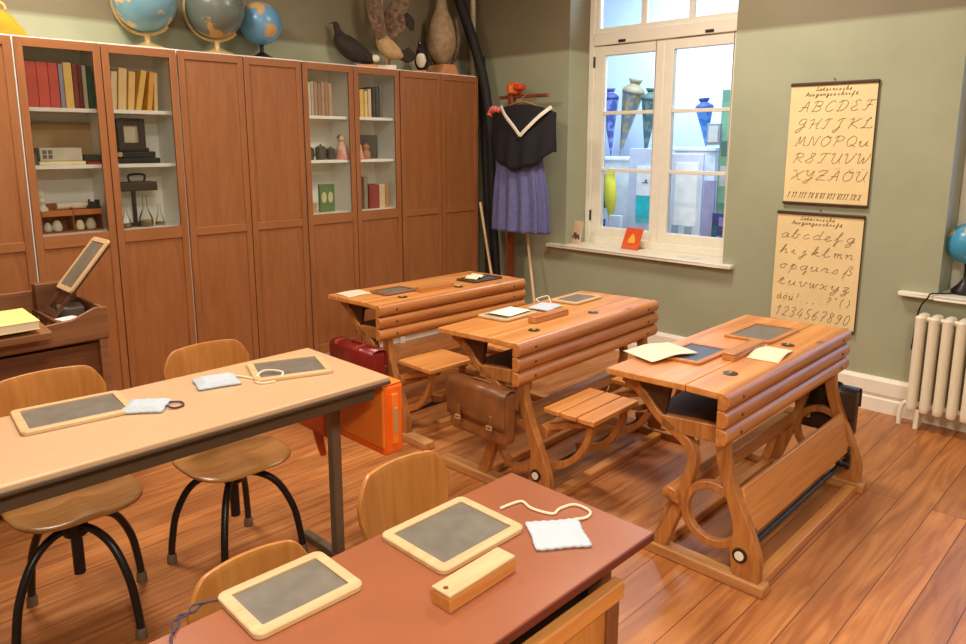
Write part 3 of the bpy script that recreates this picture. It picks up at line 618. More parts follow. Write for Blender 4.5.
# large grey goose / heron, upright, neck leaving the frame
bird('stuffed_goose', 'large pale grey-brown stuffed goose upright on wooden wedge', 'stuffed bird', (3.985, 4.35, TOP), R(45),
     [(-.06, 0, .72), (-.03, 0, .735), (.0, 0, .70), (.0, 0, .60), (-.005, 0, .48), (-.01, 0, .36), (.0, 0, .22), (.01, 0, .12), (.02, 0, .08)],
     [.006, .032, .034, .030, .05, .118, .13, .075, .02], [.006, .034, .036, .03, .05, .10, .115, .07, .02], fgrey,
     MB().prism([(-.09, 0), (.09, 0), (.05, .075), (-.05, .075)], -.10, .10).xf(Matrix.Rotation(R(40), 4, 'Z')),
     (('beak', MB().cyl((-.055, 0, .722), (-.115, 0, .705), .014, .005), pc((220, 150, 70))), ('wing', wing([(-.02, -.11, .42), (.02, -.125, .28), (.05, -.10, .14), (.08, -.05, .06)], [.03, .07, .06, .02], [.015, .02, .018, .006]), fbr), ('wing', wing([(.02, .10, .42), (.05, .115, .28), (.07, .09, .14), (.09, .05, .06)], [.03, .07, .06, .02], [.015, .02, .018, .006]), fbr)))

# ------------------------------------------------------------------ corner: coat stand, dress, poles
t = thing('coat_stand', 'reddish wooden coat stand in the corner behind the sailor dress', 'coat stand', (4.265, 3.87, 0))
cw = wood('red_brown_wood', (150, 76, 40), (112, 50, 26), 'Z', .4, 18, .08)
MB().box(-.024, .024, -.024, .024, .03, 1.95).build('post', cw, t, bevel=.006)
MB().box(-.015, .015, -.36, .12, 1.835, 1.86).build('arm', cw, t, bevel=.005)
for a in (0, 90, 180, 270): MB().prism([(0, .03), (.12, .0), (.12, .025), (0, .09)], -.015, .015).xf(Matrix.Rotation(R(a+10), 4, 'Z')).build('foot', cw, t, bevel=.004)
t = thing('peaked_hat', 'orange peaked hat on top of the coat stand', 'hat', (4.265, 3.86, 1.862))
MB().box(-.04, .04, -.075, .035, 0.0, .09).build('crown', pc((236, 100, 34)), t, bevel=.02, seg=4)
MB().box(-.06, .02, -.125, -.05, .03, .075).build('side_flap', pc((206, 74, 30)), t, bevel=.015)
MB().box(-.045, -.038, -.06, .0, .015, .07).build('badge', pc((250, 150, 70)), t, bevel=.002)
# sailor dress on its hanger
t = thing('sailor_dress', 'blue sailor dress with black top and white-striped collar on hanger', 'dress', (4.16, 3.68, .84))
def pleat(z, ry, rx, amp, k=15, yoff=0):
    return [Vector((rx*math.cos(2*PI*i/120)*(1+amp*math.sin(k*2*PI*i/120)), yoff+ry*math.sin(2*PI*i/120)*(1+amp*.5*math.sin(k*2*PI*i/120)), z)) for i in range(120)]
rs = [pleat(z, ry, rx, am, 13, yo) for z, ry, rx, am, yo in ((.0, .262, .085, .18, .0), (.02, .263, .085, .18, .0), (.2, .255, .08, .17, .0), (.38, .235, .075, .14, .01), (.52, .215, .07, .08, .01), (.60, .205, .065, .03, .01), (.62, .20, .06, .02, .01))]
MB().rings(rs, caps=False).build('skirt', M['blue'], t, solid=.003)
rs = [pleat(z, ry, rx, .02, 5, yo) for z, ry, rx, yo in ((.57, .215, .072, .01), (.60, .23, .078, .0), (.68, .25, .08, -.02), (.80, .26, .075, -.03), (.87, .24, .06, -.04), (.92, .14, .045, -.04), (.935, .07, .035, -.04))]
MB().rings(rs, caps=False).build('bodice', M['navy'], t, solid=.004)
# wide sailor collar: a cape hanging over shoulders and chest, its lower edge a blunt V
def collar(u, v):
    y = .275-.62*u
    zt = .905+.035*math.sin(u*PI)-.03*abs(2*u-1)**3
    zb = .60-.13*math.sin(min(1, max(0, (u-.02)/.96))*PI)**.8+.008*math.sin(u*22)+.05*max(0, .35-u)
    z = zt+(zb-zt)*v
    x = -.065-.05*math.sin(min(1, v*1.25)*PI/2)*math.sin(u*PI)**.6+.05*abs(2*u-1)**2-.012*math.cos(u*26+v*2)*v
    return (x, y, z)
MB().grid(collar, 40, 14).build('sailor_collar', M['navy'], t, solid=.006)
for P in ([(-.07, .14, .93), (-.108, .06, .86), (-.122, -.04, .775), (-.126, -.10, .715)], [(-.045, -.325, .915), (-.09, -.25, .85), (-.118, -.17, .775), (-.126, -.10, .715)]):
    MB().loft(cat(P, 5), .014, .004, n=8, up=(1, 0, 0)).build('white_stripe', pc((240, 232, 214)), t)
MB().tube([(0, -.30, .86), (0, -.15, .925), (0, 0, .96), (0, .15, .925), (0, .30, .86)], .009).tube([(0, 0, .96), (0, 0, .985), (.03, 0, 1.0), (.05, 0, 1.012)], .004).build('hanger', pc((170, 120, 70)), t)
t = simple('scarf', 'crumpled pink scarf over the left shoulder of the sailor dress', 'scarf', (4.12, 3.90, 1.742), MB().loft(cat([(0, -.05, .0), (-.01, -.01, .012), (0, .03, .012), (.01, .06, -.005), (.0, .07, -.035)], 5), [.014+.012*abs(math.sin(i*.9)) for i in range(21)], n=10), pc((236, 120, 110)), bevel=0)
# poles and rolled maps standing in the corner
simple('rolled_map', 'tall rolled black wall map leaning in the corner by the wardrobe end', 'rolled map', (4.28, 4.06, 0), MB().loft(cat([(.02, -.06, .0), (.01, .02, .9), (.0, .10, 1.9), (-.10, .36, 2.75)], 6), [.022+.0012*i for i in range(19)], n=18), pc((30, 26, 26), .7), bevel=0)
simple('rolled_map', 'thinner black rolled map beside the corner pole, standing on the floor', 'rolled map', (4.345, 4.20, 0), MB().loft(cat([(0, -.03, 0), (0, .0, 1.0), (0, .08, 2.18)], 6), .034, n=16), pc((36, 28, 30), .7), bevel=0)
simple('wooden_pole', 'pale vertical pole in the corner above the wardrobe', 'pole', (4.335, 4.36, 0), MB().cyl((0, 0, 0), (0, 0, 3.0), .022).cyl((0, 0, 2.21), (0, 0, 2.25), .028), pc((196, 178, 150), .5), bevel=0)
simple('pointer_stick', 'thin pale pointer stick leaning between wardrobe end and coat stand', 'stick', (4.195, 4.02, 0), MB().loft([(-.02, -.13, 0), (.03, .15, 1.03)], .011, n=10), pc((236, 200, 150), .5), bevel=0)
simple('pointer_stick', 'thin pale stick leaning right of the coat stand post, behind far desk', 'stick', (4.20, 3.52, 0), MB().loft([(-.05, -.05, 0), (.10, .24, 1.0)], .011, n=10), pc((226, 196, 150), .5), bevel=0)
simple('umbrella', 'closed black umbrella leaning by the coat stand', 'umbrella', (4.345, 3.92, 0), MB().loft(cat([(-.02, 0, 0), (-.02, 0, .12), (-.01, .01, .5), (0, .02, .85)], 6), [.006]*4+[.02+.001*i for i in range(12)]+[.02, .012, .008], n=12), pc((24, 22, 24), .7), bevel=0)

# ------------------------------------------------------------------ alphabet charts (stroke lettering)
# glyph strokes: "x,y x,y ..." separated by |, x in 0..1, y: 0 baseline, 1 x-height, 2 cap height, -1 descender
G = {
'A': '.0,.1 .3,.3 .8,2 .85,1 .9,0|.2,.85 .9,.85', 'B': '.2,0 .35,1 .5,2|.1,1.7 .5,2 1,1.8 .9,1.2 .45,1.05 .9,.9 .95,.3 .5,0 .1,.1', 'C': '1,1.7 .8,2 .4,1.5 .2,.6 .4,0 .8,.1 1,.4',
'D': '.2,0 .35,1 .45,2|.05,1.6 .45,2 .95,1.7 1,1 .7,.2 .2,0 .0,.2', 'E': '.95,1.75 .7,2 .4,1.7 .65,1.1 .3,.7 .2,.3 .5,0 .9,.3', 'F': '.2,1.6 .4,1.9 1.05,1.9|.65,1.9 .5,1 .3,.1 .0,.2|.3,1 .85,1.05',
'G': '.9,1.8 .5,2 .2,1.3 .4,.8 .8,1.2 .9,1.7 .75,.6 .4,-.6 .05,-.5 .5,.2 1,.5', 'H': '.0,1.6 .35,1.9 .3,.9 .15,0|1.1,2 .85,1 .8,.2 1.05,.1|.2,.9 .95,1.05', 'I': '.2,1.5 .5,1.9 .9,1.9|.6,1.9 .5,1 .35,.15 .0,.2', 'J': '.2,1.5 .5,1.9 .9,1.9|.6,1.9 .5,.6 .3,-.6 .0,-.5 .6,.3',
'K': '.1,1.6 .4,1.9 .3,.9 .15,0|1.1,1.9 .35,.9 .7,.5 1.05,0', 'L': '.3,1.4 .7,1.9 .6,2 .45,1.2 .3,.3 .0,.1 .4,.15 .95,.1 1.05,.4', 'M': '.0,.1 .2,.2 .35,1.95 .5,.4 .85,1.95 .95,.2 1.15,.1', 'N': '.0,.1 .2,.3 .35,1.95 .75,.1 .95,1.4 1.15,1.95',
'O': '.6,2 .2,1.4 .2,.4 .55,0 .95,.6 .95,1.5 .6,2 .7,1.6 1.05,1.8', 'P': '.2,0 .35,1 .45,2|.1,1.6 .5,2 1,1.7 .85,1.1 .4,.95', 'Q': '.6,2 .2,1.4 .2,.4 .55,0 .95,.6 .95,1.5 .6,2|.5,.4 1.1,-.1', 'R': '.15,0 .3,1 .4,2|.1,1.6 .5,2 .95,1.7 .85,1.15 .4,1 .7,.5 1.05,.05',
'S': '.0,.3 .6,1.2 .9,1.8 .6,2 .5,1.4 .8,.7 .5,.05 .1,.2', 'T': '.15,1.6 .4,1.95 1.1,1.95|.7,1.95 .55,1 .35,.1 .05,.2', 'U': '.0,1.7 .3,1.95 .2,.6 .45,0 .8,.5 1,1.95|1,1.95 .9,.6 1.1,.05', 'V': '.0,1.6 .25,1.95 .3,.8 .4,.05 .8,.9 1,1.95 1.15,1.8', 'W': '.0,1.7 .2,1.95 .2,.6 .35,.05 .65,1.3 .7,.1 1.05,1 1.15,1.95',
'X': '.0,1.7 .3,1.9 .7,.2 1.0,.1|1.1,1.9 .6,1.1 .0,.1', 'Y': '.0,1.7 .25,1.95 .25,1.1 .5,.9 .9,1.9|.9,1.9 .75,.5 .45,-.6 .1,-.4 1,.5', 'Z': '.1,1.6 .4,1.95 1,1.9 .5,1 .05,.1 .5,.15 1,.05|.3,1 .8,1',
'a': '.8,.9 .4,1 .1,.5 .3,0 .65,.3 .85,1 .75,.2 1.1,.2', 'b': '.0,.2 .5,1.6 .45,2 .25,1.2 .2,.2 .5,0 .75,.5 .65,.9 1,.8', 'c': '.8,.85 .5,1 .2,.5 .4,0 .9,.3', 'd': '.75,.9 .4,1 .1,.5 .3,0 .65,.3|.95,2 .8,.8 .75,.15 1.1,.2', 'e': '.0,.2 .6,.6 .6,1 .3,.8 .3,.1 .6,0 1,.3', 'f': '.0,.2 .6,1.6 .5,2 .35,1 .2,-.9 .1,-.7 .5,.2 .9,.3', 'g': '.8,.9 .4,1 .1,.5 .3,0 .7,.4 .85,1 .65,-.5 .3,-1 .15,-.6 1,.3',
'h': '.0,.2 .5,1.6 .45,2 .25,1 .15,0|.2,.5 .6,1 .75,.6 .7,.1 1,.2', 'i': '.1,.3 .4,1 .35,.2 .7,.2|.48,1.5 .5,1.6', 'j': '.2,.4 .5,1 .35,-.5 .1,-1 .0,-.6 .8,.3|.58,1.5 .6,1.6', 'k': '.0,.2 .5,1.6 .45,2 .25,1 .15,0|.2,.4 .6,.95 .6,.7 .3,.5 .75,.05 1,.2', 'l': '.0,.2 .5,1.5 .45,2 .25,1.1 .25,.2 .5,0 .9,.3', 'm': '.0,.7 .15,1 .15,0|.15,.5 .4,1 .5,.7 .45,0|.5,.5 .75,1 .85,.6 .8,.1 1.1,.2', 'n': '.0,.7 .2,1 .2,0|.2,.5 .6,1 .75,.6 .7,.1 1,.2',
'o': '.6,1 .2,.7 .25,.1 .6,.1 .8,.6 .6,1 1,.85', 'p': '.1,.4 .45,1.2 .3,0 .15,-1|.3,.5 .65,1 .85,.5 .6,0 .3,.2', 'q': '.8,.9 .4,1 .1,.5 .3,0 .7,.4 .85,1 .65,-1|.65,-1 1,0', 'u': '.0,.6 .2,1 .15,.2 .4,0 .7,.5 .8,1 .75,.15 1,.2', 'r': '.0,.2 .3,1 .35,.85 .7,.9 .6,.2 .95,.2', 's': '.0,.1 .5,1 .6,.3 .3,0 .1,.15', 't': '.0,.3 .5,1.6 .35,.3 .6,0 .9,.3|.15,1.1 .75,1.1', 'v': '.0,.7 .25,1 .3,.2 .5,0 .8,.6 .75,1 1.05,.85', 'w': '.0,.7 .15,1 .15,.2 .35,0 .55,1 .55,.1 .75,.1 .9,.9 1.1,.9', 'x': '.0,.8 .3,.95 .6,.1 .9,.1|.85,1 .1,.0', 'y': '.0,.6 .2,1 .15,.3 .4,.1 .7,.5 .85,1 .65,-.6 .3,-1 .2,-.6 1,.3', 'z': '.1,.9 .4,1 .7,.9 .2,.1 .6,.2 .5,-.7 .2,-.9 .2,-.6 .9,.2',
'ß': '.0,.1 .25,.6 .5,1.9 .85,1.7 .6,1.1 .9,.6 .7,0 .45,.2|.3,1 .15,-.9', '1': '.2,1.3 .6,2 .45,0', '2': '.15,1.5 .5,2 .85,1.5 .1,.05 .5,.15 .9,.05', '3': '.15,1.8 .6,2 .8,1.5 .4,1.1 .8,.7 .5,0 .1,.2', '4': '.6,2 .1,.7 .9,.7|.75,1.2 .6,0', '5': '.9,2 .4,2 .3,1.15 .75,1 .75,.3 .4,0 .1,.2', '6': '.8,1.9 .3,1.2 .15,.5 .45,0 .8,.5 .55,1 .2,.7', '7': '.15,1.9 .9,1.9 .35,0|.3,1 .85,1', '8': '.75,1.8 .45,2 .25,1.5 .75,.6 .45,0 .15,.5 .8,1.6 .75,1.8', '9': '.8,1.6 .45,1.9 .25,1.3 .6,1 .85,1.6 .6,.3 .2,0', '0': '.5,2 .15,1.2 .25,.2 .5,0 .85,.8 .8,1.7 .5,2',
'!': '.5,1.9 .4,.7|.36,.1 .36,.0', '?': '.2,1.6 .5,2 .8,1.6 .4,.9 .4,.6|.36,.1 .36,.0', '.': '.3,.1 .34,.0', ',': '.3,.1 .2,-.3', ':': '.3,.1 .34,.0|.4,.9 .42,.8', ';': '.3,.1 .2,-.3|.4,.9 .42,.8', '-': '.2,.8 .8,.8', '"': '.3,2 .25,1.6|.55,2 .5,1.6', '(': '.6,2 .3,1 .5,0', ')': '.4,2 .7,1 .4,0',
}
def strokes(mb, text, y0, z0, h, wd, slant=.28, th=.0026, xoff=-.0022, cond=1.0):
    """write left to right towards -Y from (y0,z0); h = cap height, wd = glyph advance"""
    x = 0; u = h/2
    for ch in text:
        if ch == ' ': x += wd*.6; continue
        dots = ch in 'ÄÖÜäöü'; base = {'Ä': 'A', 'Ö': 'O', 'Ü': 'U', 'ä': 'a', 'ö': 'o', 'ü': 'u'}.get(ch, ch)
        segs = [[tuple(float(q) for q in p.split(',')) for p in s_.split(' ')] for s_ in G[base].split('|')]
        if dots:
            top = 2.3 if ch.isupper() else 1.5
            segs += [[(.45, top), (.47, top+.12)], [(.75, top), (.77, top+.12)]]
        for sg in segs:
            P = [(xoff, y0-(x+px*wd*.78+py*u*slant), z0+py*u) for px, py in sg]
            mb.loft(cat(P, 4 if len(P) > 2 else 1), th*.5, .0008, n=4, up=(1, 0, 0))
        x += wd
    return x
def chart(label, ya, yb, za, zb, rows, barb=True):
    t = thing('alphabet_chart', label, 'wall chart', (WX-.012, (ya+yb)/2, zb))
    W = ya-yb; H = zb-za
    MB().box(-.001, .001, -W/2+.003, W/2-.003, -H+.008, -.006).build('sheet', M['chart'], t, smooth=False)
    MB().box(-.010, .010, -W/2, W/2, -.018, 0).build('top_bar', M['chartbar'], t, bevel=.004)
    if barb: MB().box(-.010, .010, -W/2, W/2, -H, -H+.014).build('bottom_bar', M['chartbar'], t, bevel=.004)
    MB().box(-.0012, .0012, -W/2, -W/2+.006, -H+.01, -.01).build('edge_tape', M['chartbar'], t, smooth=False)
    MB().cyl((.012, 0, .012), (-.006, 0, .016), .003).build('nail', M['iron'], t)
    for (txt, xf, zf, h, wd) in rows:
        ink = MB(); strokes(ink, txt, W/2-xf*W, -H*zf, h, wd); ink.build('lettering', M['ink'], t, smooth=False)
    return t
chart('upper alphabet wall chart with capital cursive letters and Roman numerals', 1.80, 1.323, 1.15, 1.847,
      [('Lateinische', .30, .070, .022, .018), ('Ausgangsschrift', .18, .110, .022, .0195),
       ('ABCDEF', .11, .235, .058, .069), ('GHIJKL', .09, .375, .058, .071), ('MNOPQu', .09, .515, .058, .070), ('RSTUVW', .08, .655, .058, .070), ('XYZÄÖÜ', .08, .795, .058, .070),
       ('I II III IV V VI VII VIII IX X', .05, .945, .034, .0155)])
chart('lower alphabet wall chart with small cursive letters and digits', 1.825, 1.33, .425, 1.106,
      [('Lateinische', .28, .070, .022, .018), ('Ausgangsschrift', .18, .110, .022, .0195),
       ('abcdefg', .06, .235, .056, .062), ('hijklmn', .06, .375, .056, .062), ('opqursß', .06, .51, .056, .062), ('tuvwxyz', .06, .655, .056, .062), ('äöü!.,;:?"()', .06, .79, .05, .036),
       ('1234567890', .05, .94, .062, .044)])

# ------------------------------------------------------------------ window sill things, right window globe, radiator
t = thing('picture_postcard', 'small picture with dark flowers leaning at left end of window sill', 'picture', (4.50, 3.415, .739), R(-12))
MB().box(0, .008, -.055, .055, 0, .175).xf(Matrix.Rotation(R(9), 4, 'Y')).build('card', pc((222, 190, 160)), t, bevel=.002)
pm = MB()
for y, z, r in ((-.02, .06, .014), (.012, .07, .016), (.0, .045, .012), (-.035, .045, .009), (.03, .05, .010)): pm.box(-.001, 0, y-r, y+r, z-r, z+r)
pm.xf(Matrix.Rotation(R(9), 4, 'Y')).build('printed_flowers', pc((96, 60, 74)), t, smooth=False)
t = thing('booklet', 'orange-red booklet propped on the window sill', 'booklet', (4.53, 2.945, .739), R(-4))
TB = Matrix.Rotation(R(24), 4, 'Y')
MB().box(0, .006, -.075, .075, 0, .165).xf(TB).build('cover', pc((226, 84, 34)), t, bevel=.001)
MB().box(.006, .009, -.072, .072, .002, .162).xf(Matrix.Rotation(R(24), 4, 'Y')).build('pages', M['paper'], t, smooth=False)
MB().lathe([(.001, 0), (.03, 0), (.032, .02), (.012, .06), (.001, .07)], n=12).xf(Matrix(((.05, 0, 0, -.0012), (0, 1, 0, 0), (0, 0, 1, .05), (0, 0, 0, 1)))).xf(TB).build('printed_emblem', pc((236, 180, 60)), t, smooth=False)
MB().box(-.0012, 0, -.06, .06, .012, .024).xf(TB).build('printed_band', pc((200, 120, 50)), t, smooth=False)
MB().box(.07, .12, -.05, .05, 0, .004).build('prop_stand', pc((200, 90, 40)), t)
simple('leaflet', 'thin pale leaflet lying flat on window sill beside the booklet', 'leaflet', (4.47, 3.15, .7385), MB().box(0, .09, -.07, .07, 0, .002), pc((236, 230, 214)), R(12), bevel=0)
simple('leaflet', 'thin grey-white leaflet lying flat near right end of window sill', 'leaflet', (4.46, 2.45, .7385), MB().box(0, .09, -.07, .07, 0, .002), pc((226, 224, 214)), R(-10), bevel=0)
gl = globe('lamp globe with blue seas standing on the right window sill', 4.53, .845, .715, .108, .985, globe_mat('globe_lamp', (66, 150, 190), (226, 180, 100), 3.3), R(-20), M['black'], R(-45), arc=False)
t = simple('power_cord', 'black cord hanging from the lamp globe down behind radiator', 'cord', (4.36, .93, .0), MB().tube([(.13, -.06, .72), (.05, .0, .722), (-.0, .03, .722), (-.005, .04, .70), (.02, .08, .62), (.035, .10, .40)], .004), M['black'], bevel=0)
def radiator():
    t = thing('radiator', 'cream ribbed cast radiator under the right window', 'radiator', (4.30, 1.0, 0))
    for i in range(14):
        y = -.03-.062*i; b = MB()
        for x in (-.045, .0, .045):
            b.loft(cat([(x, y, .10), (x, y, .135), (x, y, .36), (x, y, .585), (x, y, .62)], 3), [.014, .02, .0225, .0235, .0225, .0225, .0225, .0225, .0225, .0225, .0235, .02, .012], n=12)
        b.loft(cat([(-.062, y, .13), (0, y, .125), (.062, y, .13)], 3), [.014, .022, .026, .026, .026, .022, .014], n=12)
        b.loft(cat([(-.062, y, .595), (0, y, .60), (.062, y, .595)], 3), [.014, .022, .026, .026, .026, .022, .014], n=12)
        b.build('column', M['rad'], t)
    MB().cyl((0, -.03, .13), (0, -.86, .13), .016).cyl((0, -.03, .595), (0, -.86, .595), .016).build('header_pipe', M['rad'], t)
    for y in (-.06, -.83): MB().box(-.045, .045, y-.012, y+.012, 0, .11).build('foot', M['rad'], t, bevel=.005)
    MB().tube([(0, -.03, .13), (0, .015, .12), (0, .03, .06), (0, .03, 0)], .012).build('valve', M['white'], t)
radiator()

# ------------------------------------------------------------------ school benches
def school_bench(label, loc, L, rz, seats, run0, slatted=True):
    """old combined bench: sloping desk, three half-round back slats, two carved side frames, tip-up seats in front"""
    t = thing('school_bench', label, 'school desk', loc, rz, 'old wooden school benches')
    B = lambda: MB()
    # top, thin at both ends; local y: 0 = slat face, .45 = pupils' edge
    B().hexa([(0, .135, .672), (L, .135, .672), (L, .455, .662), (0, .455, .662), (0, .135, .697), (L, .135, .697), (L, .455, .687), (0, .455, .687)]).build('desktop', M['desk'], t, bevel=.004)
    B().box(0, L, .012, .131, .672, .698).build('inkwell_strip', M['desk'], t, bevel=.004)
    B().box(.01, L-.01, .126, .136, .670, .680).build('joint_fillet', M['dark'], t, smooth=False)
    for x in (.22, L-.45):
        k = B().lathe([(.001, .0), (.026, 0), (.026, .003), (.022, .004), (.001, .004)], (x, .075, .6975), 20).build('inkwell', M['iron'], t)
        B().cyl((x+.006, .075, .7015), (x-.014, .075, .7025), .004).build('lid_pin', M['brass'], k)
    for zc in (.669, .606, .543):
        pr = [(.012, zc-.0305), (-.010, zc-.0305), (-.024, zc-.021), (-.031, zc), (-.024, zc+.021), (-.010, zc+.0305), (.012, zc+.0305)]
        o = B().prism(pr, -.005, L+.005).build('back_slat', M['slat'], t, bevel=.003, ang=50)
        pb = B()
        for x in (.10, L-.10): pb.cyl((x, -.029, zc), (x, -.0325, zc), .006, n=10)
        pb.build('plug', M['dark'], o)
    B().box(.095, L-.095, .012, .33, .520, .534).build('book_shelf', M['dark'], t, bevel=.002)
    B().box(.085, L-.085, .32, .335, .60, .665).build('apron', M['brownbox'], t, bevel=.002)
    for x0 in (.055, L-.093):
        x1 = x0+.038; f = B()
        f.ribbon([(.41, .655), (.365, .628), (.315, .585), (.265, .535), (.19, .492), (.140, .455), (.122, .405), (.135, .335), (.165, .23), (.205, .12), (.238, .035)], [.05, .04, .034, .034, .038, .038, .034, .034, .036, .044, .05], x0, x1)
        f.ribbon([(.25, .515), (.13, .522), (.0, .530)], [.055, .06, .062], x0, x1)
        f.ribbon([(.02, .655), (.016, .50), (.004, .42), (-.032, .32), (-.072, .22), (-.088, .12), (-.098, .035)], [.03, .044, .044, .046, .062, .104, .09], x0, x1)
        f.ribbon([(.038+.106*math.cos(a*PI/6), .228+.106*math.sin(a*PI/6)) for a in range(12)], .030, x0+.004, x1-.004, loop=True, n=4)
        f.build('side_frame', M['deskz'], t, bevel=.004, ang=50)
        B().prism([(.40, .664), (.30, .60), (.24, .54), (.24, .55), (.22, .664)], x0+.010, x1-.010).build('bracket_panel', M['dark'], t, smooth=False)
        f = B(); f.ribbon([(.175, .29), (.215, .20), (.262, .04)], [.03, .034, .04], x0+.045 if x0 < .3 else x0-.03, x0+.07 if x0 < .3 else x0-.005); f.build('footrest_strut', M['deskz'], t, bevel=.003)
        f = B(); f.ribbon([(-.045, .30), (-.02, .335), (.0, .37)], .03, x0+.01, x1-.01); f.build('hinge_plate', M['iron'], t, bevel=.002)
        B().box(x0-.012, x1+.012, run0, .50, 0, .042).build('runner', M['desky'], t, bevel=.006)
        s = -1 if x0 < .3 else 1; xo = x0 if x0 < .3 else x1
        k = B().cyl((xo, -.075, .124), (xo+s*.006, -.075, .124), .026).build('axle_cap', M['iron'], t)
        B().cyl((xo+s*.006, -.075, .124), (xo+s*.010, -.075, .124), .016).build('white_button', pc((236, 226, 206), .3), k)
    B().cyl((.09, -.075, .124), (L-.09, -.075, .124), .012).build('axle', M['iron'], t)
    B().box(.11, L-.11, -.14, -.095, 0, .035).build('front_rail', M['desk'], t, bevel=.005)
    B().box(.11, L-.11, .235, .275, .0, .035).build('back_rail', M['desk'], t, bevel=.005)
    B().prism([(.150, .235), (.215, .245), (.222, .275), (.20, .295), (.165, .285)], .03, L-.03).build('footrest', M['slat'], t, bevel=.006)
    # seats
    if seats:
        for (xa, xb) in seats:
            y0, y1, z = -.335, -.085, .42
            if slatted:
                b = B(); wdt = (y1-y0-.012)/3
                for i in range(3): b.box(xa, xb, y0+i*(wdt+.006), y0+i*(wdt+.006)+wdt, z-.022, z)
            else: b = B().box(xa, xb, y0, y1, z-.022, z)
            st = b.build('seat', M['desk'], t, bevel=.004)
            for x0 in (xa+.03, xb-.065):
                f = B(); x1 = x0+.03
                f.ribbon([(-.295, .395), (-.285, .32), (-.235, .235), (-.16, .175), (-.06, .145)], [.024, .026, .028, .03, .04], x0, x1)
                f.ribbon([(-.30, .39), (-.18, .355), (-.05, .31)], [.022, .026, .03], x0, x1)
                f.ribbon([(-.32, .392), (-.10, .392)], .016, x0, x1)
                f.build('seat_bracket', M['deskz'], st, bevel=.003)
            B().cyl((xa+.02, -.065, .30), (xb-.02, -.065, .30), .030, n=18).build('hinge_roller', M['deskz'], st)
    else:
        TT = Matrix.Translation((0, -.066, .262)) @ Matrix.Rotation(R(-14), 4, 'X')
        st = B().box(.095, L-.10, -.009, .009, -.085, .085, TT).build('folded_seat', M['desk'], t, bevel=.004)
        for x0 in (.10, L-.125):
            B().box(x0, x0+.03, -.098, -.07, .165, .20).box(x0+.008, x0+.022, -.104, -.085, .10, .17).build('hinge_iron', M['iron'], st, bevel=.003)
        f = B(); f.ribbon([(-.06, .275), (-.052, .21), (-.085, .16), (-.13, .155)], .02, L-.21, L-.185); f.build('iron_arm', M['black'], st, bevel=.003)
    return t
b3 = school_bench('old wooden school bench nearest the alphabet charts, its seat folded up', (2.19, 1.045, 0), 1.185, R(.6), None, -.165)
b2 = school_bench('middle old wooden school bench with slatted tip-up seats and brown satchel', (2.165, 1.935, 0), 1.13, R(2.2), [(.085, .43), (.60, .95)], -.32)
b1 = school_bench('rear old wooden school bench next to the wardrobes, with plain seats', (2.20, 2.90, 0), 1.075, R(-1.2), [(.06, .36), (.58, .88)], -.31, False)

# ------------------------------------------------------------------ satchels
def satchel(label, loc, w_, h_, d_, m, mf, rz=0, straps=2, buckle=True, gusset=None, flap=.62, tilt=0):
    """local: front face looks to -X, width along Y, height Z from bottom"""
    t = thing('satchel', label, 'satchel', loc, rz, 'school satchels'); t.rotation_euler = (0, tilt, rz)
    MB().box(0, d_, -w_/2, w_/2, 0, h_*.97).build('body', m, t, bevel=min(.018, d_*.3), seg=3)
    prof = [(-.006, h_*(1-flap)), (-.008, h_*.80), (-.004, h_*.95), (d_*.25, h_*1.02), (d_*.7, h_*1.02), (d_+.003, h_*.94), (d_+.004, h_*.6)]
    rs = []
    for p in cat([(x, 0, z) for x, z in prof], 5): rs.append([(p.x, -w_/2-.004, p.z), (p.x, w_/2+.004, p.z)])
    MB().rings(rs, closed=False, caps=False).build('flap', mf, t, solid=.006)
    for i in range(straps):
        y = (-.28+.56*i)*w_ if straps == 2 else 0
        s_ = MB().box(-.014, -.006, y-.011, y+.011, h_*.16, h_*.52).build('strap', mf if not gusset else gusset, t, bevel=.002)
        if buckle: rect_frame(MB(), y-.016, y+.016, h_*.26, h_*.34, .005, -.019, -.013).build('buckle', M['brass'], s_)
    MB().tube([(d_*.5, -.05, h_*1.0), (d_*.5, -.045, h_*1.0+.012), (d_*.5, .045, h_*1.0+.012), (d_*.5, .05, h_*1.0)], .006).build('handle', mf, t)
    return t
satchel('brown leather satchel hanging on the near end of the middle bench', (2.115, 2.115, .255), .34, .235, .075, M['leather'], M['leather'], R(0), flap=.70)
t = satchel('red leather satchel on the near end of the rear bench', (2.13, 3.04, .26), .36, .215, .09, M['redl'], M['redl'], 0, straps=0)
for y in (-.06, .12): MB().box(-.012, .05, y-.008, y+.008, .20, .226).build('strap', pc((176, 70, 60)), t, bevel=.003)
t = satchel('black-brown leather satchel hanging on the far end of the front bench', (3.335, 1.10, .215), .25, .22, .07, M['darkl'], M['darkl'], 0)
# orange satchel hung on the end of the beige table
t = thing('satchel', 'bright orange satchel hanging at the end of the beige table', 'satchel', (1.45, 2.055, .445), 0, 'school satchels')
MB().box(0, .085, -.165, .165, 0, .25).build('body', M['orange'], t, bevel=.012, seg=3)
MB().box(-.004, .01, -.162, .162, .03, .257).box(0, .08, -.162, .162, .248, .257).build('flap', M['orangel'], t, bevel=.004)
MB().box(.03, .055, -.175, -.163, .04, .22).build('side_strap', M['orangel'], t, bevel=.002)
MB().box(.034, .051, -.178, -.173, .08, .17).build('buckle', M['brass'], t, bevel=.001)
MB().box(-.03, .02, .14, .36, -.02, .10).build('front_pocket', M['orstrap'], t, bevel=.02, seg=3)
MB().loft(cat([(.0, .26, .13), (-.01, .245, .05), (-.01, .23, -.03), (0, .215, -.11)], 5), [.03, .03, .028, .028, .028, .028, .028, .03, .03, .03, .03, .028, .026, .024, .02, .012], .012, n=12, up=(1, 0, 0)).build('shoulder_strap', M['orstrap'], t)
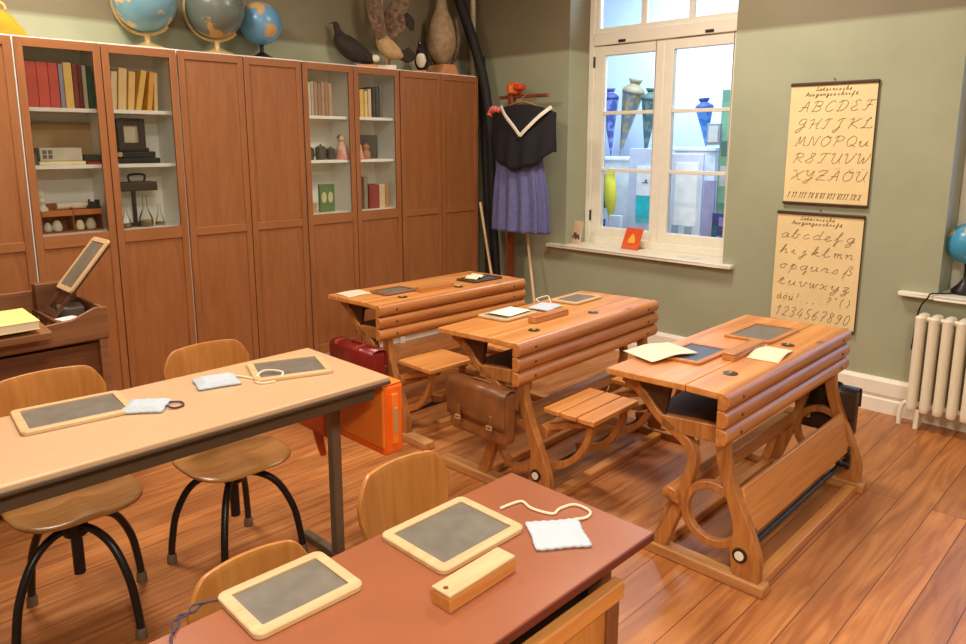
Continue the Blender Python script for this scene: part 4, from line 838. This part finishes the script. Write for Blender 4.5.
MB().loft(cat([(.02, .175, .05), (.0, .16, -.08), (.0, .15, -.2), (.01, .155, -.30)], 5), .013, .006, n=10, up=(1, 0, 0)).build('shoulder_strap', M['orstrap'], t)

# ------------------------------------------------------------------ tables
t = thing('table', 'long beige-topped table with dark edge and steel legs', 'table', (.55, 2.085, 0))
MB().box(-1.15, .89, -.245, .245, .728, .75).build('tabletop', M['lam'], t, bevel=.006)
MB().box(-1.153, .893, -.248, .248, .722, .736).build('edge_band', M['lamedge'], t, bevel=.004)
MB().box(-1.10, .85, -.215, -.185, .672, .722).box(-1.10, .85, .185, .215, .672, .722).box(-1.10, -1.07, -.185, .185, .672, .722).box(.82, .85, -.185, .185, .672, .722).build('frame', M['lamedge'], t, bevel=.003)
for x in (.835, -1.085):
    MB().box(x-.014, x+.022, .0, .036, 0.03, .672).build('leg', M['steel'], t, bevel=.004)
    MB().box(x-.016, x+.016, -.235, .235, 0, .03).build('floor_rail', M['steel'], t, bevel=.004)
TZ = .70
t = thing('table', 'red-topped wooden table in the foreground', 'table', (.45, .94, 0))
MB().box(-1.05, .82, -.202, .204, TZ-.020, TZ).build('tabletop', M['red'], t, bevel=.0025)
MB().box(-1.052, .822, -.204, .206, TZ-.020, TZ-.003).build('edge_band', M['redn'], t, bevel=.0015)
MB().box(-1.0, .77, -.12, .17, TZ-.14, TZ-.022).build('apron', M['black'], t, bevel=.003)  # black box put in for the deep shade between tabletop and panel rail
for x in (-1.0, .725):
    for y in (-.13, .15): MB().box(x-.02+(.07 if x > 0 and y > 0 else 0), x+.02+(.07 if x > 0 and y > 0 else 0), y-.022, y+.022, 0, TZ-.022).build('leg', M['brownbox'], t, bevel=.004)
k = MB().box(-.95, .70, -.185, -.165, .055, .585).build('front_panel', M['ply'], t, bevel=.003)
for u0, u1 in ((.588, .628), (.02, .06)): MB().box(-1.0, .725, -.197, -.170, u0, u1).build('panel_rail', M['desk'], k, bevel=.004)
for u0, u1 in ((.675, .715), (-1.0, -.955)): MB().box(u0, u1, -.193, -.163, .06, .588).build('panel_stile', M['brownbox'], k, bevel=.003)

# ------------------------------------------------------------------ swivel chairs
def seat_mesh(sw=1.0):
    n = 40; rs = []
    def ring(s, z, dish=0):
        r = []
        for k in range(n):
            a = 2*PI*k/n; c, q = math.cos(a), math.sin(a); p = .62
            x = .186*sw*s*math.copysign(abs(c)**p, c); y = .182*s*math.copysign(abs(q)**p, q)
            zz = z-.05*max(0, y/.17-.55)**1.5*.4+dish*(-.016*math.exp(-((abs(x)-.075)/.05)**2)*math.exp(-((y-.03)/.09)**2)+.012*math.exp(-(x/.03)**2)*max(0, y/.17))
            zz += .020*max(0, -y/.17-.5)
            r.append(Vector((x, -y, zz)))
        return r
    return MB().rings([ring(.001, .0, 1), ring(.3, .0, 1), ring(.55, .0, 1), ring(.8, 0, 1), ring(.96, .002, .6), ring(1.0, -.004, .2), ring(1.0, -.012, .2), ring(.95, -.016, .3), ring(.5, -.018, .5), ring(.001, -.018)], caps=False)
def back_mesh(wd, h):
    # curved plate: rounded upper corners, narrower bottom; local y=0 plane, z from 0
    nu, nv = 28, 14
    def f(u, v):
        s = 2*u-1
        r = .38
        zmax = h*(1-.30*max(0, (abs(s)-(1-r))/r)**2.6)+.010*(1-s*s)
        zmin = h*.0+.055*max(0, (abs(s)-.62)/.38)**2*h/.2
        half = wd/2*(.90+.10*min(1, v*1.6))
        return (s*half, .030*s*s*-1+.016*v, zmin+(zmax-zmin)*v)
    return MB().grid(f, nu, nv)
def swivel_chair(label, loc, rz, bw=.325, bz=.57, bh=.205, legrot=0, seat_z=.41, sw=1.0):
    t = thing('swivel_chair', label, 'chair', loc, rz, 'plywood swivel chairs')
    seat_mesh(sw).xf(Matrix.Translation((0, 0, seat_z))).build('seat', M['plyx'], t, sub=1)
    bk = back_mesh(bw, bh).xf(Matrix.Translation((0, .165, bz))).build('backrest', M['ply'], t, solid=.011, bevel=.003)
    for x in (-.085, .085): MB().ball((x, .158, bz+.085), .008, 10).build('rivet', M['steel'], bk)
    MB().loft(cat([(0, .02, seat_z-.024), (0, .13, seat_z-.026), (0, .19, seat_z-.01), (0, .198, seat_z+.06), (0, .192, bz+.12)], 5), .018, .004, n=8, up=(1, 0, 0), p=.5).build('back_support', M['black'], t, bevel=0)
    MB().cyl((0, 0, .17), (0, 0, seat_z-.02), .017).cyl((0, 0, seat_z-.04), (0, 0, seat_z-.018), .05).build('spindle', M['black'], t)
    MB().lathe([(.03, .30), (.036, .305), (.036, .355), (.03, .36)], n=20).build('hub', M['black'], t)
    for i in range(4):
        a = legrot+i*PI/2; c, s_ = math.cos(a), math.sin(a)
        P = [(c*r, s_*r, z) for r, z in ((.02, .335), (.09, .328), (.155, .285), (.205, .19), (.226, .09), (.233, .03))]
        lg = MB().tube(P, .0125, n=12).build('leg', M['black'], t)
        MB().lathe([(.013, .035), (.0165, .03), (.018, .0), (.001, 0)], (c*.233, s_*.233, 0), 14).build('foot_cap', M['tip'], lg)
    return t
swivel_chair('plywood swivel chair behind the beige table, beside the orange satchel', (1.135, 2.375, 0), 0, legrot=R(-37))
swivel_chair('plywood swivel chair behind the beige table, nearer the left photo edge', (.615, 2.385, 0), 0, legrot=R(24), bh=.215, bw=.345, seat_z=.435)
swivel_chair('plywood swivel chair with rivets at the red table, behind the centre slate', (1.065, 1.165, 0), 0, bw=.285, bz=.515, bh=.215, legrot=R(20), seat_z=.39, sw=.86)
swivel_chair('plywood swivel chair at the red table behind the foreground-left slate', (.66, 1.175, 0), R(0), bw=.285, bz=.44, bh=.205, legrot=R(20), seat_z=.34, sw=.86)

# ------------------------------------------------------------------ lectern / old school box at left
t = thing('lectern', 'old brown wooden lectern box with open compartment before the wardrobes', 'lectern', (.55, 3.40, 0))
MB().box(-.55, .47, -.16, .18, .10, .68).build('box', M['brownbox'], t, bevel=.004)
for x in (-.55, .44):
    for y in (-.20, .17): MB().box(x, x+.035, y, y+.035, 0, .70).build('leg', M['brownlite'], t, bevel=.004)
tr = MB(); tr.box(-.56, .48, -.20, .21, .70, .715).box(.465, .48, -.20, .21, .715, .83).box(-.56, -.545, -.20, .21, .715, .83).box(-.545, .465, .195, .21, .715, .87).build('tray', M['brownlite'], t, bevel=.003)
MB().prism([(-.56, .705), (.48, .705), (.48, .835), (.43, .838), (.34, .80), (.20, .79), (-.56, .79)], 0, .016).xf(Matrix(((0, 1, 0, 0), (1, 0, 0, -.205), (0, 0, 1, 0), (0, 0, 0, 1)))).build('front_rim', M['brownlite'], t, bevel=.003)
MB().box(.12, .135, -.19, .195, .715, .80).box(.30, .315, -.19, .195, .715, .79).build('divider', M['brownbox'], t, bevel=.002)
LT = Matrix.Translation((-.02, -.19, .80)) @ Matrix.Rotation(R(14), 4, 'Y') @ Matrix.Rotation(R(0), 4, 'X')
MB().box(-.52, .27, -.16, .06, -.03, .0, Matrix.Translation((-.02, -.12, .80)) @ Matrix.Rotation(R(6), 4, 'X')).build('writing_ledge', M['brownlite'], t, bevel=.004)
t = thing('exercise_book', 'thick yellow exercise book lying on the lectern ledge', 'exercise book', (.455, 3.205, .813))
t.rotation_euler = (R(6), 0, R(3))
MB().box(-.30, .30, -.10, .09, 0, .003).box(-.30, .30, -.10, .09, .032, .035).build('cover', M['yellow'], t, bevel=.001)
MB().box(-.297, .297, -.097, .088, .003, .032).build('pages', M['paper'], t, smooth=False)
simple('chalk_box', 'white chalk box in the lectern compartment', 'box', (.905, 3.30, .716), MB().box(-.04, .04, -.03, .03, 0, .075), pc((226, 216, 214)), R(15))
simple('tin_box', 'dark grey tin box lying in the lectern compartment', 'tin', (.957, 3.44, .716), MB().box(-.05, .05, -.06, .06, 0, .10), pc((96, 84, 74), .35), R(-10), bevel=.008)
simple('wood_block', 'dark wooden block at back of lectern compartment', 'block', (.945, 3.555, .716), MB().box(-.09, .07, -.03, .03, 0, .19), M['brownbox'], R(0))
# slate on a hinged easel
def slate(label, loc, w_, d_, rot=(0, 0, 0), fr=None, sl=None, group='writing slates', mk=False):
    t = thing('slate', label, 'slate', loc, 0, group); t.rotation_euler = rot
    b = .022; f = MB()
    f.box(-w_/2, w_/2, -d_/2, -d_/2+b, 0, .011).box(-w_/2, w_/2, d_/2-b, d_/2, 0, .011).box(-w_/2, -w_/2+b, -d_/2+b, d_/2-b, 0, .011).box(w_/2-b, w_/2, -d_/2+b, d_/2-b, 0, .011)
    # one closed frame, rounded at the corners
    f.bm.free(); f.bm = bmesh.new()
    def rr(hw, hd, r, z, n=6):
        out = []
        for cx, cy, a0 in ((hw-r, hd-r, 0), (-hw+r, hd-r, 90), (-hw+r, -hd+r, 180), (hw-r, -hd+r, 270)):
            for i in range(n+1):
                a = R(a0+90*i/n); out.append(Vector((cx+r*math.cos(a), cy+r*math.sin(a), z)))
        return out
    H_ = .011
    f.rings([rr(w_/2, d_/2, .018, .001), rr(w_/2, d_/2, .018, H_-.002), rr(w_/2-.002, d_/2-.002, .016, H_), rr(w_/2-b, d_/2-b, .003, H_), rr(w_/2-b, d_/2-b, .003, .001)], loop=True)
    f.build('frame', fr or M['frame'], t)
    MB().box(-w_/2+b-.003, w_/2-b+.003, -d_/2+b-.003, d_/2-b+.003, .002, .0075).build('slate_sheet', sl or M['slate'], t, smooth=False)
    return t
ez = thing('easel', 'dark folding easel of two slats holding the tilted slate', 'easel', (.80, 3.42, .716))
TE = Matrix.Rotation(R(-50), 4, 'Y')
MB().box(.0, .47, -.085, -.06, -.012, .0, TE).box(.0, .47, .06, .085, -.012, .0, TE).build('slat', M['dark'], ez, bevel=.002)
for u in (.10, .40): MB().box(u, u+.03, -.06, .06, -.012, .0, TE).build('cross_bar', M['dark'], ez, bevel=.002)
slate('tilted slate with pale frame standing on the lectern easel', (.80+.35*math.cos(R(50)), 3.42, .716+.35*math.sin(R(50))+.001), .27, .19, (0, R(-50), 0))

# ------------------------------------------------------------------ small things on the tables and benches
def pad(label, loc, w_, d_, rz, mat=None, cordpts=None, cmat=None, nm='wool_pad', rr=.0022, bulge=.006):
    t = thing(nm, label, 'cleaning pad', loc, rz, 'knitted slate wipers')
    def f(u, v):
        x, y = (u-.5)*w_, (v-.5)*d_
        e = min(u, 1-u, v, 1-v)
        return (x*(1+.02*math.sin(v*9)), y*(1+.02*math.sin(u*8)), .006+bulge*min(1, e*5)+.0012*math.sin(u*40)*math.sin(v*40))
    MB().grid(f, 26, 26).build('cloth', mat or M['cloth'], t, solid=.006)
    if cordpts: MB().tube(cordpts, rr, n=6, smooth=6).build('cord', cmat or M['cord'], t)
    return t
# beige table (z .75)
slate('large slate on the beige table beside the plain white wiper', (.598, 2.213, .7505), .285, .212, (0, 0, R(-6)))
pad('white wiper with dark loop on the beige table, left of the two', (.757, 2.11, .7505), .12, .10, R(-38), None, [(.06, .02, .008), (.09, .03, .004), (.105, .0, .004), (.085, -.02, .004), (.06, -.01, .008)], M['cordd'], rr=.003, bulge=.012)
slate('slate at the far right end of the beige table', (1.245, 2.14, .7505), .255, .215, (0, 0, R(-20)))
pad('white wiper with pale looped cord on the beige table, right of the two', (1.005, 2.175, .7505), .13, .11, R(-15), None, [(.05, .03, .01), (.08, .02, .004), (.12, -.03, .003), (.17, -.07, .003), (.20, -.04, .016), (.15, -.0, .018), (.11, -.04, .004), (.12, -.08, .003), (.165, -.085, .003)], M['cord'], rr=.0035, bulge=.014)
# red table
slate('slate in centre of the red table beside the wooden box', (.965, 1.032, TZ+.0005), .238, .198, (0, 0, 0))
slate('foreground slate at lower left of the red table', (.617, 1.092, TZ+.0005), .216, .160, (0, 0, R(-1.5)))
pad('white knitted wiper with long wavy cord on the red table', (1.115, .873, TZ+.0005), .115, .108, R(-37), None,
    [(.050, .048, .006), (.082, .060, .003), (.095, .085, .003), (.070, .118, .003), (.032, .105, .003), (.010, .085, .003), (-.03, .115, .003), (-.045, .150, .003), (-.075, .140, .003), (-.10, .125, .003)], M['cord'], rr=.0032, bulge=.004)
t = thing('pencil_box', 'wooden pencil box lying on the red table', 'pencil box', (.868, .87, TZ), R(1.5), 'wooden pencil boxes')
MB().box(-.088, .088, -.0235, .0235, 0, .026).build('body', M['desk'], t, bevel=.002)
MB().box(-.088, .088, -.0235, .0235, .0268, .034).build('lid', M['frame'], t, bevel=.002)
MB().lathe([(.001, .0), (.005, 0), (.005, .0006), (.001, .0006)], (-.075, .0, .034), 12).build('thumb_notch', M['brownbox'], t)
simple('string', 'dark twisted string from the foreground-left slate across the red table', 'string', (0, 0, TZ), MB().tube([(.515, 1.165, .004), (.490, 1.175, .004), (.468, 1.163, .004), (.445, 1.172, .004), (.435, 1.148, .004), (.415, 1.13, .004), (.40, 1.10, .004), (.37, 1.08, .004)], .0025, n=6).tube([(.50, 1.165, .008), (.472, 1.176, .008), (.455, 1.158, .008), (.43, 1.16, .006), (.42, 1.13, .006)], .002, n=6), M['cordd'], bevel=0)
def sheet(label, loc, w_, d_, rz, curl, mat=None, ax=0, nm='paper_sheet', ph=0):
    t = MB().grid(lambda u, v: ((u-.5)*w_, (v-.5)*d_, .0012+curl*(.5-.5*math.cos(((u, v)[ax])*2*PI*.9+ph))+curl*.8*max(0, (u, v)[ax]-.7)**2*6), 16, 10).build(nm, mat or M['paper'], solid=.001)
    place(t, loc, rz); return tag(t, label, 'paper', 'papers on the benches')
def pencil_box(label, loc, rz, L=.25, d=.05, h=.028):
    t = thing('pencil_box', label, 'pencil box', loc, rz, 'wooden pencil boxes')
    MB().box(-L/2, L/2, -d/2, d/2, 0, h*.72).build('body', M['desk'], t, bevel=.002); MB().box(-L/2, L/2, -d/2, d/2, h*.74, h).build('lid', M['slat'], t, bevel=.003)
    return t
DZ = .6975
# front bench
slate('blue-black slate under curled paper on the front bench', (2.555, 1.345, .692), .27, .19, (R(-1.8), 0, R(0)), M['oframe'], M['slateb'])
sheet('curled cream paper covering left part of the blue-black slate', (2.455, 1.435, .702), .23, .17, R(-18), .012)
pencil_box('pencil box on the front bench right of the blue-black slate', (2.69, 1.205, .6955), R(.6), .27, .05, .03)
slate('slate in orange frame at far end of the front bench', (3.04, 1.285, .6935), .31, .21, (R(-1.8), 0, R(0)), M['oframe'])
sheet('cream paper curling over the inkwell strip of the front bench', (2.735, 1.12, .699), .19, .12, R(6), .012, None, 0)
# middle bench
slate('slate under white paper at near end of the middle bench', (2.53, 2.31, .692), .24, .19, (R(-1.8), 0, R(2.2)))
simple('paper_sheet', 'white paper lying on the slate of the middle bench', 'paper', (2.55, 2.315, .7055), MB().box(-.085, .085, -.06, .06, 0, .0015), pc((246, 238, 214)), R(6), bevel=0, group='papers on the benches')
pencil_box('pencil box on the middle bench between slate and wiper', (2.60, 2.115, .6985), R(2.2), .25, .05, .028)
pad('white wiper with cord loop on the middle bench', (2.765, 2.275, .697), .14, .12, R(10), None, [(.06, .0, .012), (.10, .03, .02), (.13, .06, .03), (.07, .09, .02), (.03, .05, .018)], M['cord'], rr=.003, bulge=.010)
slate('slate at far end of the middle bench', (3.04, 2.285, .693), .24, .17, (R(-1.8), 0, R(2.2)))
# rear bench
sheet('pinkish-white paper at near end of the rear bench', (2.315, 3.255, .692), .15, .14, R(-4), .003, M['ppink'])
slate('slate with dark frame near the middle of the rear bench', (2.49, 3.13, .6945), .22, .17, (R(-1.8), 0, R(-1.2)), M['brownlite'])
pencil_box('pencil box on the rear bench beside the dark-framed slate', (2.69, 3.01, .6985), R(-1.2), .25, .045, .024)
slate('dark slate at far end of the rear bench under the open booklet', (3.08, 3.045, .696), .24, .17, (R(-1.8), 0, R(-1.2)), M['dark'], M['slateb'])
t = thing('booklet', 'small open white booklet on the far slate of the rear bench', 'booklet', (3.06, 3.06, .709), R(20))
MB().grid(lambda u, v: ((u-.5)*.13, (v-.5)*.08, .002+.016*abs(math.sin(u*PI*2))*(.6+.4*v)), 16, 4).build('pages', M['paper'], t, solid=.002)

# ------------------------------------------------------------------ lights
def area(name, loc, size, power, col, rot=(0, 0, 0), sy=None):
    l = bpy.data.lights.new(name, 'AREA'); l.energy = power; l.color = col; l.size = size
    if sy: l.shape = 'RECTANGLE'; l.size_y = sy
    o = bpy.data.objects.new(name, l); COL.objects.link(o); o.location = loc; o.rotation_euler = rot
    return o
WARM = (1.0, .92, .80)
area('ceiling_lamp_light', (3.2, 2.0, 3.1), .5, 52, WARM)
area('ceiling_lamp_light', (.9, 3.45, 3.1), .5, 54, WARM)
area('ceiling_lamp_light', (3.0, .2, 3.1), .5, 9, WARM)
area('ceiling_lamp_light', (.8, 1.2, 3.1), .5, 42, WARM)
area('ceiling_lamp_light', (-.2, -.9, 2.75), .6, 112, WARM)
area('far_room_daylight_fill', (5.1, 3.0, 3.1), .5, 72, (.64, .83, 1.0))  # unseen area light added in place of daylight in the far room
W_ = bpy.data.worlds.new('World'); S.world = W_; W_.use_nodes = True
bg = W_.node_tree.nodes['Background']; bg.inputs[0].default_value = (.30, .52, .95, 1); bg.inputs[1].default_value = 4.0

# ------------------------------------------------------------------ camera (solved from the room's vanishing points)
f_, cy_, pitch, yaw, roll = 731.96, 277.43, .183027, .774943, .000986
cam = bpy.data.cameras.new('Camera'); co = bpy.data.objects.new('Camera', cam); COL.objects.link(co)
fw = Vector((math.cos(yaw)*math.cos(pitch), math.sin(yaw)*math.cos(pitch), -math.sin(pitch)))
rt = Vector((math.sin(yaw), -math.cos(yaw), 0)); up = rt.cross(fw)
r2 = math.cos(roll)*rt+math.sin(roll)*up; u2 = -math.sin(roll)*rt+math.cos(roll)*up
co.matrix_world = Matrix(((r2.x, u2.x, -fw.x, 0), (r2.y, u2.y, -fw.y, 0), (r2.z, u2.z, -fw.z, 1.51), (0, 0, 0, 1)))
cam.sensor_fit = 'HORIZONTAL'; cam.sensor_width = 36; cam.lens = f_*36/966; cam.shift_y = -(322-cy_)/966; cam.clip_start = .05
S.camera = co
S.view_settings.view_transform = 'Standard'; S.view_settings.look = 'None'; S.view_settings.gamma = 1; S.view_settings.use_curve_mapping = False
S.view_settings.exposure = 0.0
